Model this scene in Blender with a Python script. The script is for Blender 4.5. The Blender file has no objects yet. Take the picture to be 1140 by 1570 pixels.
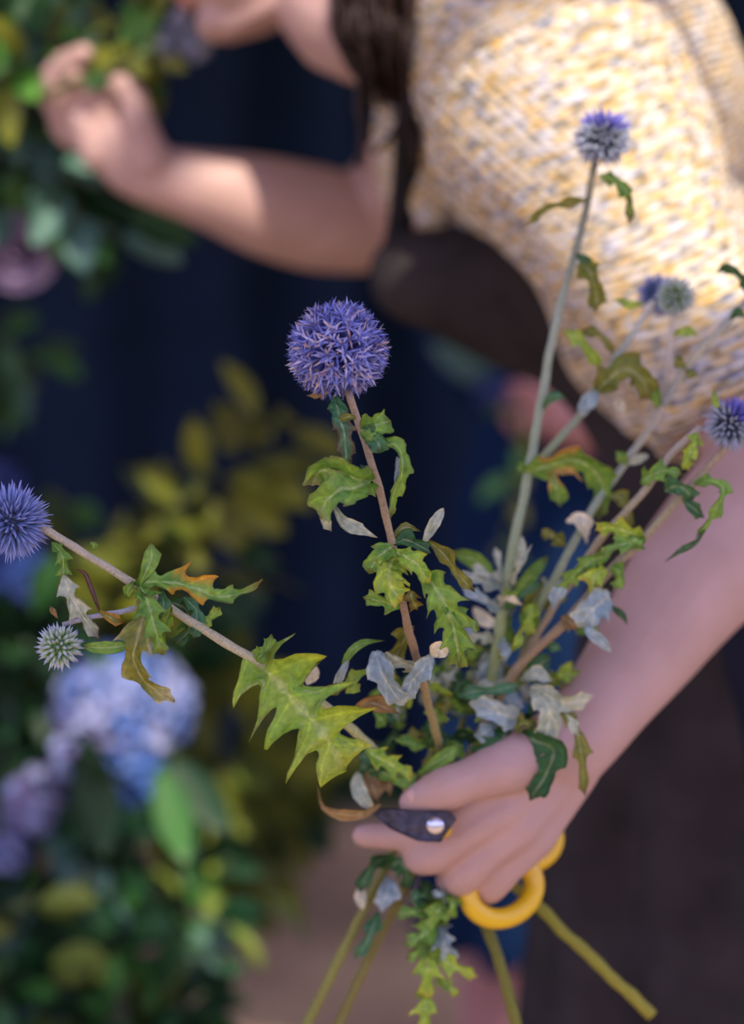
import bpy, bmesh, math, random
from mathutils import Vector, Matrix, noise
from math import sin, cos, pi, radians, tan, atan2, sqrt

random.seed(7)
scene = bpy.context.scene
col = scene.collection
# ------------------------------------------------------------------ camera
CAM_H, PITCH, LENS, FP = 1.28, radians(8.5), 80.0, 80.0 / 36.0 * 1570
CP = Vector((0, 0, CAM_H))
FWD = Vector((0, cos(PITCH), -sin(PITCH)))
UP = Vector((0, sin(PITCH), cos(PITCH)))
RT = Vector((1, 0, 0))
cd = bpy.data.cameras.new('camera')
cam = bpy.data.objects.new('camera', cd); col.objects.link(cam)
cam.location = CP; cam.rotation_euler = (radians(90) - PITCH, 0, 0)
cd.sensor_fit = 'VERTICAL'; cd.sensor_height = 36; cd.sensor_width = 36; cd.lens = LENS
cd.clip_start = .05; cd.clip_end = 100
cd.dof.use_dof = True; cd.dof.focus_distance = 1.255; cd.dof.aperture_fstop = 2.6
scene.camera = cam
# ------------------------------------------------------------------ world
w = bpy.data.worlds.new('sky'); scene.world = w; w.use_nodes = True
nt = w.node_tree; nt.nodes.clear()
wo = nt.nodes.new('ShaderNodeOutputWorld'); bg = nt.nodes.new('ShaderNodeBackground')
tc = nt.nodes.new('ShaderNodeTexCoord'); sx = nt.nodes.new('ShaderNodeSeparateXYZ'); cr = nt.nodes.new('ShaderNodeValToRGB')
cr.color_ramp.elements[0].position = .0; cr.color_ramp.elements[0].color = (.22, .17, .14, 1)
cr.color_ramp.elements[1].position = .5; cr.color_ramp.elements[1].color = (.42, .46, 1.0, 1)
e = cr.color_ramp.elements.new(.12); e.color = (.46, .44, .66, 1)
e = cr.color_ramp.elements.new(1.0); e.color = (.42, .50, 1.0, 1)
nt.links.new(tc.outputs['Generated'], sx.inputs[0]); nt.links.new(sx.outputs['Z'], cr.inputs[0])
nt.links.new(cr.outputs[0], bg.inputs[0]); nt.links.new(bg.outputs[0], wo.inputs[0])
bg.inputs[1].default_value = 2.5
# ------------------------------------------------------------------ sun
sd = bpy.data.lights.new('sun', 'SUN'); sd.energy = 5.8; sd.angle = radians(1.2); sd.color = (1, .88, .74)
sun = bpy.data.objects.new('sun', sd); col.objects.link(sun)
SUN_FROM = Vector((.20, -.62, .76))      # direction towards the sun: high, from the near right
sun.rotation_euler = SUN_FROM.to_track_quat('Z', 'Y').to_euler()
sun.location = (0, 0, 5)
scene.view_settings.view_transform = 'Standard'; scene.view_settings.look = 'None'
scene.view_settings.gamma = 1; scene.view_settings.use_curve_mapping = False
scene.view_settings.exposure = 0.0

# ------------------------------------------------------------------ helpers
def P(x, y, d):
    """the place d metres into the scene whose direction from the viewpoint is (x, y)"""
    return CP + d * (FWD + RT * ((x - 570) / FP) - UP * ((y - 785) / FP))

def lin(c):
    f = lambda v: v / 12.92 if v <= .04045 else ((v + .055) / 1.055) ** 2.4
    return tuple(f(v / 255) for v in c)

def mixc(a, b, t):
    t = max(0, min(1, t)); return tuple(a[i] * (1 - t) + b[i] * t for i in range(3))

def tag(o, label=None, cat=None, group=None, kind=None):
    if label: o['label'] = label
    if cat: o['category'] = cat
    if group: o['group'] = group
    if kind: o['kind'] = kind
    return o

def empty(name, loc, label=None, cat=None, group=None):
    o = bpy.data.objects.new(name, None); col.objects.link(o); o.location = loc
    o.empty_display_size = .02
    return tag(o, label, cat, group)

def put(name, me, mat, parent=None):
    o = bpy.data.objects.new(name, me); col.objects.link(o)
    if mat is not None:
        me.materials.clear()
        for m in (mat if isinstance(mat, (list, tuple)) else [mat]): me.materials.append(m)
    if parent:
        o.parent = parent; o.matrix_parent_inverse = Matrix.Translation(-parent.location) if parent.type == 'EMPTY' else Matrix.Identity(4)
    return o

def smooth(me):
    for p in me.polygons: p.use_smooth = True

def catmull(pts, n):
    """resample a polyline of vectors into n smooth points"""
    pts = [Vector(p) for p in pts]
    if len(pts) == 2: return [pts[0].lerp(pts[1], i / (n - 1)) for i in range(n)]
    L = [0]
    for i in range(1, len(pts)): L.append(L[-1] + max(1e-6, (pts[i] - pts[i - 1]).length))
    ext = [pts[0] * 2 - pts[1]] + pts + [pts[-1] * 2 - pts[-2]]
    out = []
    for k in range(n):
        s = L[-1] * k / (n - 1); i = 0
        while i < len(pts) - 2 and s > L[i + 1]: i += 1
        t = (s - L[i]) / (L[i + 1] - L[i])
        a, b, c, d = ext[i], ext[i + 1], ext[i + 2], ext[i + 3]
        out.append(.5 * (2 * b + (c - a) * t + (2 * a - 5 * b + 4 * c - d) * t * t + (3 * b - a - 3 * c + d) * t ** 3))
    return out

def interp(vals, n):
    m = len(vals) - 1; out = []
    for k in range(n):
        s = m * k / (n - 1); i = min(int(s), m - 1); out.append(vals[i] + (vals[i + 1] - vals[i]) * (s - i))
    return out

class MB:
    """collects verts, faces and vertex colours for one mesh"""
    def __init__(s): s.v = []; s.f = []; s.c = []; s.uv = {}
    def add(s, p, c=(1, 1, 1)): s.v.append(tuple(p)); s.c.append(c); return len(s.v) - 1
    def mesh(s, name, sm=True):
        me = bpy.data.meshes.new(name); me.from_pydata(s.v, [], s.f)
        at = me.color_attributes.new('Col', 'FLOAT_COLOR', 'POINT')
        flat = []
        for c in s.c: flat.extend((c[0], c[1], c[2], 1))
        at.data.foreach_set('color', flat)
        if s.uv:
            ul = me.uv_layers.new(name='UVMap'); fl = []
            for l in me.loops: fl.extend(s.uv.get(l.vertex_index, (0, 0)))
            ul.data.foreach_set('uv', fl)
        if sm: smooth(me)
        me.update(); return me

def tube(mb, pts, radii, seg=10, color=(1, 1, 1), flat=None, cap=True, n=None, cols=None):
    """closed tube along pts; flat=(direction, factor) squashes the section along a direction"""
    n = n or len(pts)
    P_ = catmull(pts, n) if n != len(pts) else [Vector(p) for p in pts]
    R_ = interp(radii, n) if n != len(radii) else list(radii)
    C_ = cols
    rings = []
    T0 = None; prev = None
    def frame(T):
        nonlocal prev
        if prev is None:
            a = Vector((0, 0, 1)) if abs(T.z) < .9 else Vector((1, 0, 0)); prev = T.cross(a).normalized()
        A = (prev - T * prev.dot(T)).normalized(); prev = A
        return A, T.cross(A)
    seq = []
    for i in range(n):
        T = (P_[min(i + 1, n - 1)] - P_[max(i - 1, 0)]).normalized()
        seq.append((P_[i], T, R_[i], i / (n - 1)))
    if cap == 'round':
        a = seq[0]; b = seq[-1]
        pre = [(a[0] - a[1] * a[2] * sin(t), a[1], a[2] * cos(t), 0) for t in (1.35, .95, .5)]
        post = [(b[0] + b[1] * b[2] * sin(t), b[1], b[2] * cos(t), 1) for t in (.5, .95, 1.35)]
        seq = pre + seq + post
    for (p, T, r, t) in seq:
        A, B = frame(T); ring = []
        for k in range(seg):
            an = 2 * pi * k / seg; o = (A * cos(an) + B * sin(an)) * r
            if flat:
                d = Vector(flat[0]).normalized(); o = o - d * o.dot(d) * (1 - flat[1])
            ring.append(mb.add(p + o, C_(t) if C_ else color))
        rings.append(ring)
    for a, b in zip(rings, rings[1:]):
        for k in range(seg): mb.f.append((a[k], a[(k + 1) % seg], b[(k + 1) % seg], b[k]))
    mb.f.append(tuple(reversed(rings[0]))); mb.f.append(tuple(rings[-1]))

def blob(mb, c, r, axes=None, seg=16, rows=10, color=(1, 1, 1)):
    """ellipsoid; r = (rx, ry, rz) along axes (3 vectors)"""
    ax = axes or (Vector((1, 0, 0)), Vector((0, 1, 0)), Vector((0, 0, 1)))
    r = r if isinstance(r, (tuple, list)) else (r, r, r); c = Vector(c)
    top = mb.add(c + ax[2] * r[2], color); rings = []
    for i in range(1, rows):
        th = pi * i / rows
        rings.append([mb.add(c + ax[0] * r[0] * sin(th) * cos(2 * pi * k / seg) + ax[1] * r[1] * sin(th) * sin(2 * pi * k / seg) + ax[2] * r[2] * cos(th), color) for k in range(seg)])
    bot = mb.add(c - ax[2] * r[2], color)
    for k in range(seg): mb.f.append((top, rings[0][k], rings[0][(k + 1) % seg])); mb.f.append((bot, rings[-1][(k + 1) % seg], rings[-1][k]))
    for a, b in zip(rings, rings[1:]):
        for k in range(seg): mb.f.append((a[k], b[k], b[(k + 1) % seg], a[(k + 1) % seg]))

def remesh(mb, vox, it=6, fac=.5):
    """one continuous surface out of the overlapping closed volumes"""
    me = mb.mesh('raw'); o = bpy.data.objects.new('raw', me); col.objects.link(o)
    m = o.modifiers.new('r', 'REMESH'); m.mode = 'VOXEL'; m.voxel_size = vox; m.use_smooth_shade = True
    s = o.modifiers.new('s', 'SMOOTH'); s.iterations = it; s.factor = fac
    dg = bpy.context.evaluated_depsgraph_get(); dg.update()
    out = bpy.data.meshes.new_from_object(o.evaluated_get(dg))
    bpy.data.objects.remove(o); smooth(out); return out

def displace(me, fn):
    no = [v.normal.copy() for v in me.vertices]; out = []
    for v, n_ in zip(me.vertices, no): out.extend(v.co + n_ * fn(v.co))
    me.vertices.foreach_set('co', out); me.update()

# ------------------------------------------------------------------ materials
def mat(name, build):
    m = bpy.data.materials.new(name); m.use_nodes = True
    t = m.node_tree; b = t.nodes['Principled BSDF']; build(t, b, t.nodes['Material Output']); return m
def N(t, kind, **kw):
    n = t.nodes.new('ShaderNode' + kind)
    for k, v in kw.items():
        if k in n.inputs: n.inputs[k].default_value = v
        else: setattr(n, k, v)
    return n
def ramp(t, stops, src):
    r = N(t, 'ValToRGB'); el = r.color_ramp.elements
    el[0].position, el[0].color = stops[0][0], (*stops[0][1], 1)
    el[1].position, el[1].color = stops[-1][0], (*stops[-1][1], 1)
    for p, c in stops[1:-1]: x = el.new(p); x.color = (*c, 1)
    t.links.new(src, r.inputs[0]); return r.outputs[0]
def coords(t, scale=1, rot=(0, 0, 0), sc3=None):
    tcn = N(t, 'TexCoord'); mp = N(t, 'Mapping'); mp.inputs['Scale'].default_value = sc3 or (scale,) * 3
    mp.inputs['Rotation'].default_value = rot; t.links.new(tcn.outputs['Object'], mp.inputs[0]); return mp.outputs[0]
def bump(t, b, h, strength=.3, dist=.001):
    bm_ = N(t, 'Bump'); bm_.inputs['Strength'].default_value = strength; bm_.inputs['Distance'].default_value = dist
    t.links.new(h, bm_.inputs['Height']); t.links.new(bm_.outputs[0], b.inputs['Normal'])
def mulc(t, a, b_, fac=1.0, mode='MULTIPLY'):
    m = N(t, 'Mix'); m.data_type = 'RGBA'; m.blend_type = mode; m.inputs[0].default_value = fac
    t.links.new(a, m.inputs[6]); t.links.new(b_, m.inputs[7]); return m.outputs[2]

def leaf_build(t, b, out):
    at = N(t, 'VertexColor', layer_name='Col')
    uv = N(t, 'UVMap'); s = N(t, 'SeparateXYZ'); t.links.new(uv.outputs[0], s.inputs[0])
    # side veins run forwards from the midrib, one to each lobe
    a = N(t, 'Math', operation='ABSOLUTE'); t.links.new(s.outputs['Y'], a.inputs[0])
    m1 = N(t, 'Math', operation='MULTIPLY'); m1.inputs[1].default_value = .55; t.links.new(a.outputs[0], m1.inputs[0])
    m2 = N(t, 'Math', operation='SUBTRACT'); t.links.new(s.outputs['X'], m2.inputs[0]); t.links.new(m1.outputs[0], m2.inputs[1])
    m3 = N(t, 'Math', operation='PINGPONG'); m3.inputs[1].default_value = .5; t.links.new(m2.outputs[0], m3.inputs[0])
    v = ramp(t, [(0, (1.35, 1.3, 1.1)), (.1, (1, 1, 1)), (1, (.92, .95, .9))], m3.outputs[0])
    no = N(t, 'TexNoise', Scale=260.0, Detail=3.0); t.links.new(coords(t), no.inputs[0])
    nv = ramp(t, [(.3, (.78, .78, .62)), (.7, (1.3, 1.2, .98))], no.outputs[0])
    c = mulc(t, mulc(t, at.outputs[0], v), nv)
    t.links.new(c, b.inputs['Base Color']); b.inputs['Roughness'].default_value = .40
    b.inputs['Specular IOR Level'].default_value = .4
    h = N(t, 'Math', operation='ADD'); t.links.new(m3.outputs[0], h.inputs[0]); t.links.new(no.outputs[0], h.inputs[1])
    bump(t, b, h.outputs[0], .8, .0018)
    tr = N(t, 'BsdfTranslucent'); t.links.new(c, tr.inputs[0]); mx = N(t, 'MixShader'); mx.inputs[0].default_value = .22
    t.links.new(b.outputs[0], mx.inputs[1]); t.links.new(tr.outputs[0], mx.inputs[2]); t.links.new(mx.outputs[0], out.inputs[0])
M_LEAF = mat('leaf_surface', leaf_build)

def vcol(rough=.6, nscale=300, var=.25, spec=.3, bstr=.2, bdist=.0006):
    def f(t, b, out):
        at = N(t, 'VertexColor', layer_name='Col'); no = N(t, 'TexNoise', Scale=float(nscale), Detail=3.0)
        t.links.new(coords(t), no.inputs[0])
        nv = ramp(t, [(.3, (1 - var,) * 3), (.7, (1 + var,) * 3)], no.outputs[0])
        t.links.new(mulc(t, at.outputs[0], nv), b.inputs['Base Color'])
        b.inputs['Roughness'].default_value = rough; b.inputs['Specular IOR Level'].default_value = spec
        bump(t, b, no.outputs[0], bstr, bdist)
    return f
M_STEM = mat('hairy_stem', vcol(.75, 700, .22))
M_FLOR = mat('floret', vcol(.6, 900, .12))
M_CORE = mat('flower_core', vcol(.8, 500, .3))

def plain(c, rough=.6, nscale=60, var=.15, spec=.3, metal=0, bstr=.1, bdist=.001, sss=0, coat=0):
    def f(t, b, out):
        no = N(t, 'TexNoise', Scale=float(nscale), Detail=4.0); t.links.new(coords(t), no.inputs[0])
        cc = ramp(t, [(.25, tuple(v * (1 - var) for v in c)), (.75, tuple(v * (1 + var) for v in c))], no.outputs[0])
        t.links.new(cc, b.inputs['Base Color']); b.inputs['Roughness'].default_value = rough
        b.inputs['Specular IOR Level'].default_value = spec; b.inputs['Metallic'].default_value = metal
        b.inputs['Coat Weight'].default_value = coat
        if sss: b.inputs['Subsurface Weight'].default_value = sss; b.inputs['Subsurface Radius'].default_value = (.012, .004, .002); b.inputs['Subsurface Scale'].default_value = 1
        bump(t, b, no.outputs[0], bstr, bdist)
    return f
def skin(c1, c2):
    def f(t, b, out):
        no = N(t, 'TexNoise', Scale=28.0, Detail=4.0); t.links.new(coords(t), no.inputs[0])
        fi = N(t, 'TexNoise', Scale=420.0, Detail=2.0); t.links.new(coords(t), fi.inputs[0])
        t.links.new(ramp(t, [(.3, c1), (.7, c2)], no.outputs[0]), b.inputs['Base Color'])
        b.inputs['Roughness'].default_value = .46; b.inputs['Specular IOR Level'].default_value = .4
        b.inputs['Subsurface Weight'].default_value = .08; b.inputs['Subsurface Radius'].default_value = (.01, .004, .002); b.inputs['Subsurface Scale'].default_value = 1
        bump(t, b, fi.outputs[0], .3, .0009)
    return f
M_SKIN = mat('skin', skin((.47, .305, .26), (.55, .36, .315)))
M_NAIL = mat('nail', plain((.60, .38, .33), .25, 60, .05, .5))
M_SKIN2 = mat('skin_second', skin((.50, .24, .22), (.58, .30, .28)))
M_HAIR = mat('dark_hair', plain((.024, .013, .010), .45, 300, .4, .22))
M_APRON = mat('apron_cloth', plain((.034, .029, .029), .9, 22, .35, .1, bstr=.4, bdist=.003))
M_NAVY = mat('navy_cloth', plain((.006, .022, .07), .9, 14, .2, .1))
M_TROUS = mat('trouser_cloth', plain((.015, .017, .03), .9, 14, .2, .1))
M_SHOE = mat('shoe_leather', plain((.03, .025, .02), .5, 40, .2))
M_YEL = mat('yellow_plastic', plain((.82, .52, .012), .33, 30, .04, .5, coat=.2))
M_BLK = mat('worn_black_steel', plain((.055, .053, .075), .4, 220, .6, .5, metal=.5, bstr=.2))
M_CHR = mat('polished_steel', plain((.7, .72, .85), .18, 60, .05, .5, metal=1))
M_EYE = mat('eye_white', plain((.75, .72, .7), .2, 10, .02, .5)); M_IRIS = mat('iris', plain((.05, .025, .012), .2, 10, .1, .5))
M_LIP = mat('lip_skin', plain((.45, .22, .17), .4, 60, .1, .4))
M_STRAP = mat('black_strap', plain((.012, .012, .014), .7, 60, .2, .2))
M_TAN = mat('pot_zinc', plain((.20, .21, .22), .5, 30, .2, .4, metal=.6))

def sweater(t, b, out):
    # knitted tweed: ribs across the sleeve, flecked with mustard, white and slate yarn
    c = coords(t)
    wob = N(t, 'TexNoise', Scale=9.0, Detail=2.0); t.links.new(c, wob.inputs[0])
    def ribs(ang, spacing):
        mp = N(t, 'Mapping'); mp.inputs['Rotation'].default_value = (0, ang, 0); t.links.new(c, mp.inputs[0])
        s = N(t, 'SeparateXYZ'); t.links.new(mp.outputs[0], s.inputs[0])
        m = N(t, 'MultiplyAdd' if False else 'Math', operation='MULTIPLY_ADD'); m.inputs[1].default_value = .018
        t.links.new(wob.outputs[0], m.inputs[0]); t.links.new(s.outputs['Z'], m.inputs[2])
        k = N(t, 'Math', operation='MULTIPLY'); k.inputs[1].default_value = 2 * pi / spacing; t.links.new(m.outputs[0], k.inputs[0])
        sn = N(t, 'Math', operation='SINE'); t.links.new(k.outputs[0], sn.inputs[0]); return sn.outputs[0], mp.outputs[0]
    r1, u1 = ribs(radians(24), .0062)
    r2, u2 = ribs(radians(-42), .0068)
    # body panel (towards -x) uses the second rib direction
    s = N(t, 'SeparateXYZ'); t.links.new(c, s.inputs[0])
    mr = N(t, 'MapRange'); mr.inputs[1].default_value = .06; mr.inputs[2].default_value = .17; t.links.new(s.outputs['X'], mr.inputs[0])
    mx = N(t, 'Mix'); mx.data_type = 'FLOAT'; t.links.new(mr.outputs[0], mx.inputs[0]); t.links.new(r2, mx.inputs[2]); t.links.new(r1, mx.inputs[3])
    rib = mx.outputs[0]
    mp = N(t, 'Mapping'); mp.inputs['Scale'].default_value = (70, 70, 230); t.links.new(u1, mp.inputs[0])
    fl = N(t, 'TexNoise', Scale=1.0, Detail=2.5, Roughness=.7); t.links.new(mp.outputs[0], fl.inputs[0])
    mp2 = N(t, 'Mapping'); mp2.inputs['Scale'].default_value = (85, 85, 200); mp2.inputs['Location'].default_value = (3, 7, 1); t.links.new(u1, mp2.inputs[0])
    fs = N(t, 'TexNoise', Scale=1.0, Detail=2.0); t.links.new(mp2.outputs[0], fs.inputs[0])
    base = ramp(t, [(.33, (.76, .45, .11)), (.44, (.78, .60, .29)), (.54, (.78, .71, .56)), (.66, (.74, .75, .80))], fl.outputs[0])
    slate = ramp(t, [(.36, (.36, .41, .52)), (.52, (1, 1, 1)), (1, (1, 1, 1))], fs.outputs[0])
    groove = ramp(t, [(.0, (.70, .69, .72)), (.5, (1, 1, 1)), (1, (1.04, 1.03, 1.0))], rib)
    t.links.new(mulc(t, mulc(t, base, slate), groove), b.inputs['Base Color'])
    b.inputs['Roughness'].default_value = .95; b.inputs['Specular IOR Level'].default_value = .1
    ad = N(t, 'Math', operation='MULTIPLY_ADD'); ad.inputs[1].default_value = .5; t.links.new(rib, ad.inputs[0]); t.links.new(fl.outputs[0], ad.inputs[2])
    bump(t, b, ad.outputs[0], .5, .0026)
M_KNIT = mat('tweed_knit', sweater)

def floor_m(t, b, out):
    c = coords(t); a = N(t, 'TexNoise', Scale=2.2, Detail=4.0); t.links.new(c, a.inputs[0])
    f = N(t, 'TexNoise', Scale=60.0, Detail=4.0); t.links.new(c, f.inputs[0])
    base = ramp(t, [(.3, (.28, .185, .10)), (.5, (.46, .31, .165)), (.7, (.64, .44, .23))], a.outputs[0])
    fr = ramp(t, [(.3, (.8,) * 3), (.7, (1.15,) * 3)], f.outputs[0])
    t.links.new(mulc(t, base, fr), b.inputs['Base Color']); b.inputs['Roughness'].default_value = .85
    bump(t, b, f.outputs[0], .4, .004)
M_FLOOR = mat('paving', floor_m)

# ------------------------------------------------------------------ setting
def slab(name, x0, x1, y0, y1, z0, z1, m, kind=None):
    mb = MB(); ids = [mb.add((x, y, z)) for z in (z0, z1) for y in (y0, y1) for x in (x0, x1)]
    mb.f = [(0, 2, 3, 1), (4, 5, 7, 6), (0, 1, 5, 4), (2, 6, 7, 3), (0, 4, 6, 2), (1, 3, 7, 5)]
    o = put(name, mb.mesh(name, False), m); 
    if kind: o['kind'] = kind
    return o
slab('floor', -5, 5, -2.5, 7.0, -.05, 0, M_FLOOR, 'structure')
slab('wall_back', -5, 5, 4.95, 5.05, 0, 2.9, mat('wall_paint', plain((.012, .013, .02), .9, 5, .2)), 'structure')

def curtain():
    mb = MB(); nx, nz = 620, 14; xs = [-3.2 + 6.4 * i / nx for i in range(nx + 1)]
    rows = []
    for side in (0, 1):
        g = []
        for j in range(nz + 1):
            z = .035 + 2.6 * j / nz; r = []
            for i, x in enumerate(xs):
                ph = x * 2 * pi / .27 + 1.3 * sin(x * 2.1) + .4 * sin(x * 7.7 + 1)
                amp = .05 + .02 * sin(x * 3.1 + z * .6)
                y = 4.42 + amp * sin(ph + .25 * sin(z * 1.7 + x)) + .012 * sin(2 * ph + 1) + .004 * side
                r.append(mb.add((x + .012 * cos(ph), y, z)))
            g.append(r)
        rows.append(g)
    for s, g in enumerate(rows):
        for j in range(nz):
            for i in range(nx):
                q = (g[j][i], g[j][i + 1], g[j + 1][i + 1], g[j + 1][i]); mb.f.append(q if s == 0 else q[::-1])
    a, b = rows
    for i in range(nx):
        mb.f.append((a[0][i + 1], a[0][i], b[0][i], b[0][i + 1])); mb.f.append((a[nz][i], a[nz][i + 1], b[nz][i + 1], b[nz][i]))
    root = empty('curtain', (0, 4.42, 0), 'long dark navy curtain hanging in deep folds behind the person', 'curtain')
    put('curtain_cloth', mb.mesh('curtain'), mat('curtain_cloth', plain((.005, .017, .044), .85, 12, .25, .2)), root)
    mb = MB(); tube(mb, [(-3.3, 4.44, 2.66), (3.3, 4.44, 2.66)], [.016, .016], 10)
    for x in (-3.3, 3.3): tube(mb, [(x, 4.44, 0), (x, 4.44, 2.7)], [.018, .018], 10)
    put('curtain_rail', mb.mesh('rail'), M_TAN, root)
curtain()

def shade_awning():  # added roof out of view; its panels and gaps are placed to shape the sunlight
    root = empty('shade_awning', (0, -.6, 2.62), 'added unseen shade cloth overhead, just above the frame, with slats that dapple the sun', 'shade_awning')
    cloth = mat('shade_cloth', plain((.62, .60, .56), .8, 8, .05))
    for (x0, x1, y0, y1) in ((-3, 3, -1.2, .33), (-3, .28, .34, .49), (-3, 3, 1.15, 4.3)):
        mb = MB(); nx, ny = 40, 24; G = []
        for s_ in (0, 1):
            G.append([[mb.add((x0 + (x1 - x0) * i / nx, y0 + (y1 - y0) * j / ny, 2.62 + .02 * sin(i * .9) * sin(pi * j / ny) + .003 * s_), lin((225, 222, 214))) for i in range(nx + 1)] for j in range(ny + 1)])
        for s_, g in enumerate(G):
            for j in range(ny):
                for i in range(nx):
                    q = (g[j][i], g[j + 1][i], g[j + 1][i + 1], g[j][i + 1]); mb.f.append(q if s_ == 0 else q[::-1])
        put('cloth', mb.mesh('shade_cloth'), cloth, root)
    slat_mat = mat('shade_slat_wood', plain((.30, .24, .18), .8, 30, .2)); rn = random.Random(4)
    for k in range(26):  # added slats break the sun into patches, with a gap for the far forearm
        x0 = -2.4 + k * .19 + rn.uniform(-.02, .02); wdt = rn.uniform(.035, .07); mb = MB()
        if .19 < x0 < .33: continue
        ids = [mb.add(p_) for p_ in [(x0 + a * wdt + (y - .7) * .5, y, z) for z in (2.64, 2.67) for y in (.68, 1.2) for a in (0, 1)]]
        mb.f = [(0, 2, 3, 1), (4, 5, 7, 6), (0, 1, 5, 4), (2, 6, 7, 3), (0, 4, 6, 2), (1, 3, 7, 5)]
        put('slat', mb.mesh('slat', False), slat_mat, root)
    for x in (-2.9, 2.9):
        for y in (-1.15, 4.3):
            mb = MB(); tube(mb, [(x, y, 0), (x, y, 2.62)], [.03, .03], 12); put('post', mb.mesh('post'), M_TAN, root)
    for y in (.33, .68, 1.15, 4.3):
        mb = MB(); tube(mb, [(-3, y, 2.60), (3, y, 2.60)], [.02, .02], 10); put('beam', mb.mesh('beam'), M_TAN, root)
shade_awning()
# ------------------------------------------------------------------ thistle leaves
KIND = {  # upper face, second tone, under face, tip
 'green':  ((100, 152, 62), (136, 182, 78), (150, 170, 130), (120, 110, 50)),
 'bright': ((138, 184, 66), (176, 206, 80), (160, 180, 130), (200, 180, 50)),
 'dark':   ((40, 92, 52), (60, 115, 62), (110, 135, 105), (60, 80, 40)),
 'teal':   ((62, 120, 92), (80, 140, 95), (130, 160, 140), (90, 110, 60)),
 'olive':  ((112, 125, 45), (140, 145, 60), (150, 150, 110), (110, 90, 40)),
 'silver': ((166, 186, 178), (204, 214, 200), (165, 180, 165), (225, 225, 205)),
 'blue':   ((140, 170, 196), (172, 196, 212), (152, 178, 200), (210, 216, 205)),
 'white':  ((226, 224, 212), (238, 234, 212), (215, 212, 190), (235, 230, 205)),
 'brown':  ((140, 112, 75), (165, 140, 95), (150, 125, 95), (95, 60, 40)),
 'purple': ((88, 58, 52), (115, 75, 65), (95, 65, 60), (70, 45, 40)),
}
def leaf(parent, spine, width, kind='green', lobes=4, roll=0, fold=.22, depth=None, seed=None, sinus=.34, tip=None,
         arch=.10, curl=0.0, orange=None, label=None, name='leaf', env=.55, lw=1.0, rw=1.0, midrib=True, fwd=.55):
    """spiny-lobed leaf: spine = [(x, y, depth)], width in the same units, lobes per side; a thin solid with two faces"""
    rnd = random.Random(seed if seed is not None else hash((round(spine[0][0]), round(spine[0][1]), round(spine[-1][0]), width)) & 0xffff)
    pts = [P(*s) for s in spine]
    n = max(12, lobes * 10 + 3); C = catmull(pts, n)
    dm = sum(s[2] for s in spine) / len(spine); W = width * dm / FP * .5
    base, sec, und, tipc = [lin(c) for c in KIND[kind]]
    if tip: tipc = lin(tip)
    us = [-1, -.72, -.42, -.16, -.045, 0, .045, .16, .42, .72, 1]
    mb = MB(); G = [[], []]
    jit = [[rnd.uniform(.72, 1.15) for _ in range(lobes + 1)] for _ in (0, 1)]
    offp = [rnd.uniform(-.12, .12) for _ in (0, 1)]; rp = rnd.uniform(0, 6); hue = rnd.uniform(-.1, .12)
    length = sum((b - a).length for a, b in zip(C, C[1:]))
    for i, c in enumerate(C):
        t = i / (n - 1)
        T = (C[min(i + 1, n - 1)] - C[max(i - 1, 0)]).normalized()
        V = (CP - c).normalized(); S0 = T.cross(V)
        if S0.length < 1e-3: S0 = T.cross(UP)
        S0.normalize(); N0 = S0.cross(T).normalized()
        if N0.dot(V) < 0: N0 = -N0
        r = radians(roll if not isinstance(roll, (tuple, list)) else roll[0] + (roll[1] - roll[0]) * t)
        S = S0 * cos(r) + N0 * sin(r); Nn = N0 * cos(r) - S0 * sin(r)
        E = max(.02, (sin(pi * min(1, t ** .8 * .97 + .03))) ** env) if lobes else max(.02, sin(pi * min(.999, t * .98 + .01)) ** .7)
        if t > .985: E = .02
        for u in us:
            sd_ = 0 if u < 0 else 1; au = abs(u)
            x = t * lobes + offp[sd_] if lobes else 0
            k = int(max(0, min(lobes, math.floor(x)))) if lobes else 0
            ph = x - math.floor(x)
            pk = (ph / .58) if ph < .58 else (1 - ph) / .42
            pk = max(0, pk) ** 1.5
            m = (sinus + (1 - sinus) * pk * jit[sd_][k]) if lobes else 1
            m *= 1 + (.16 * (((i * 7 + sd_ * 3) % 4) / 3 - .4) if lobes else .05 * sin(i * 2.4))
            L = W * E * m * (lw if sd_ == 0 else rw)
            f_ = fwd * L * (pk if lobes else .2) * au ** 1.5
            p = c + T * f_ + S * u * L + Nn * (fold * au * L + arch * W * sin(rp + t * lobes * 2.9 + sd_ * 2) * au * au + curl * L * au ** 3
                                                + .17 * W * noise.noise(Vector((t * 9 + rp, u * 2.2, rp))))
            nz = noise.noise(Vector((t * 4 + rp * 3, u * 1.3, 2.3)))
            cc = mixc(base, sec, .45 + 1.1 * nz + hue)
            if midrib and au < .06: cc = mixc(cc, mixc(sec, (1, 1, .8), .28), .75)
            edge = max(0, au - .7) / .3 * (pk if lobes else .3)
            cc = mixc(cc, tipc, edge * .5 + max(0, t - .82) / .18 * .75)
            if orange and orange[0] < t < orange[1] and au > .3: cc = mixc(cc, lin(orange[2]), .8 * min(1, (au - .3) * 3))
            cu = mixc(mixc(und, sec, .2 + .5 * nz), tipc, max(0, t - .85) / .15 * .6)
            G[0].append(mb.add(p + Nn * .00018, cc)); G[1].append(mb.add(p - Nn * .00018, cu))
            for g in G: mb.uv[g[-1]] = (t * max(1, lobes), u)
    nu = len(us)
    for s in (0, 1):
        for i in range(n - 1):
            for j in range(nu - 1):
                a = i * nu + j; q = (G[s][a], G[s][a + 1], G[s][a + nu + 1], G[s][a + nu]); mb.f.append(q if s == 0 else q[::-1])
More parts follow.
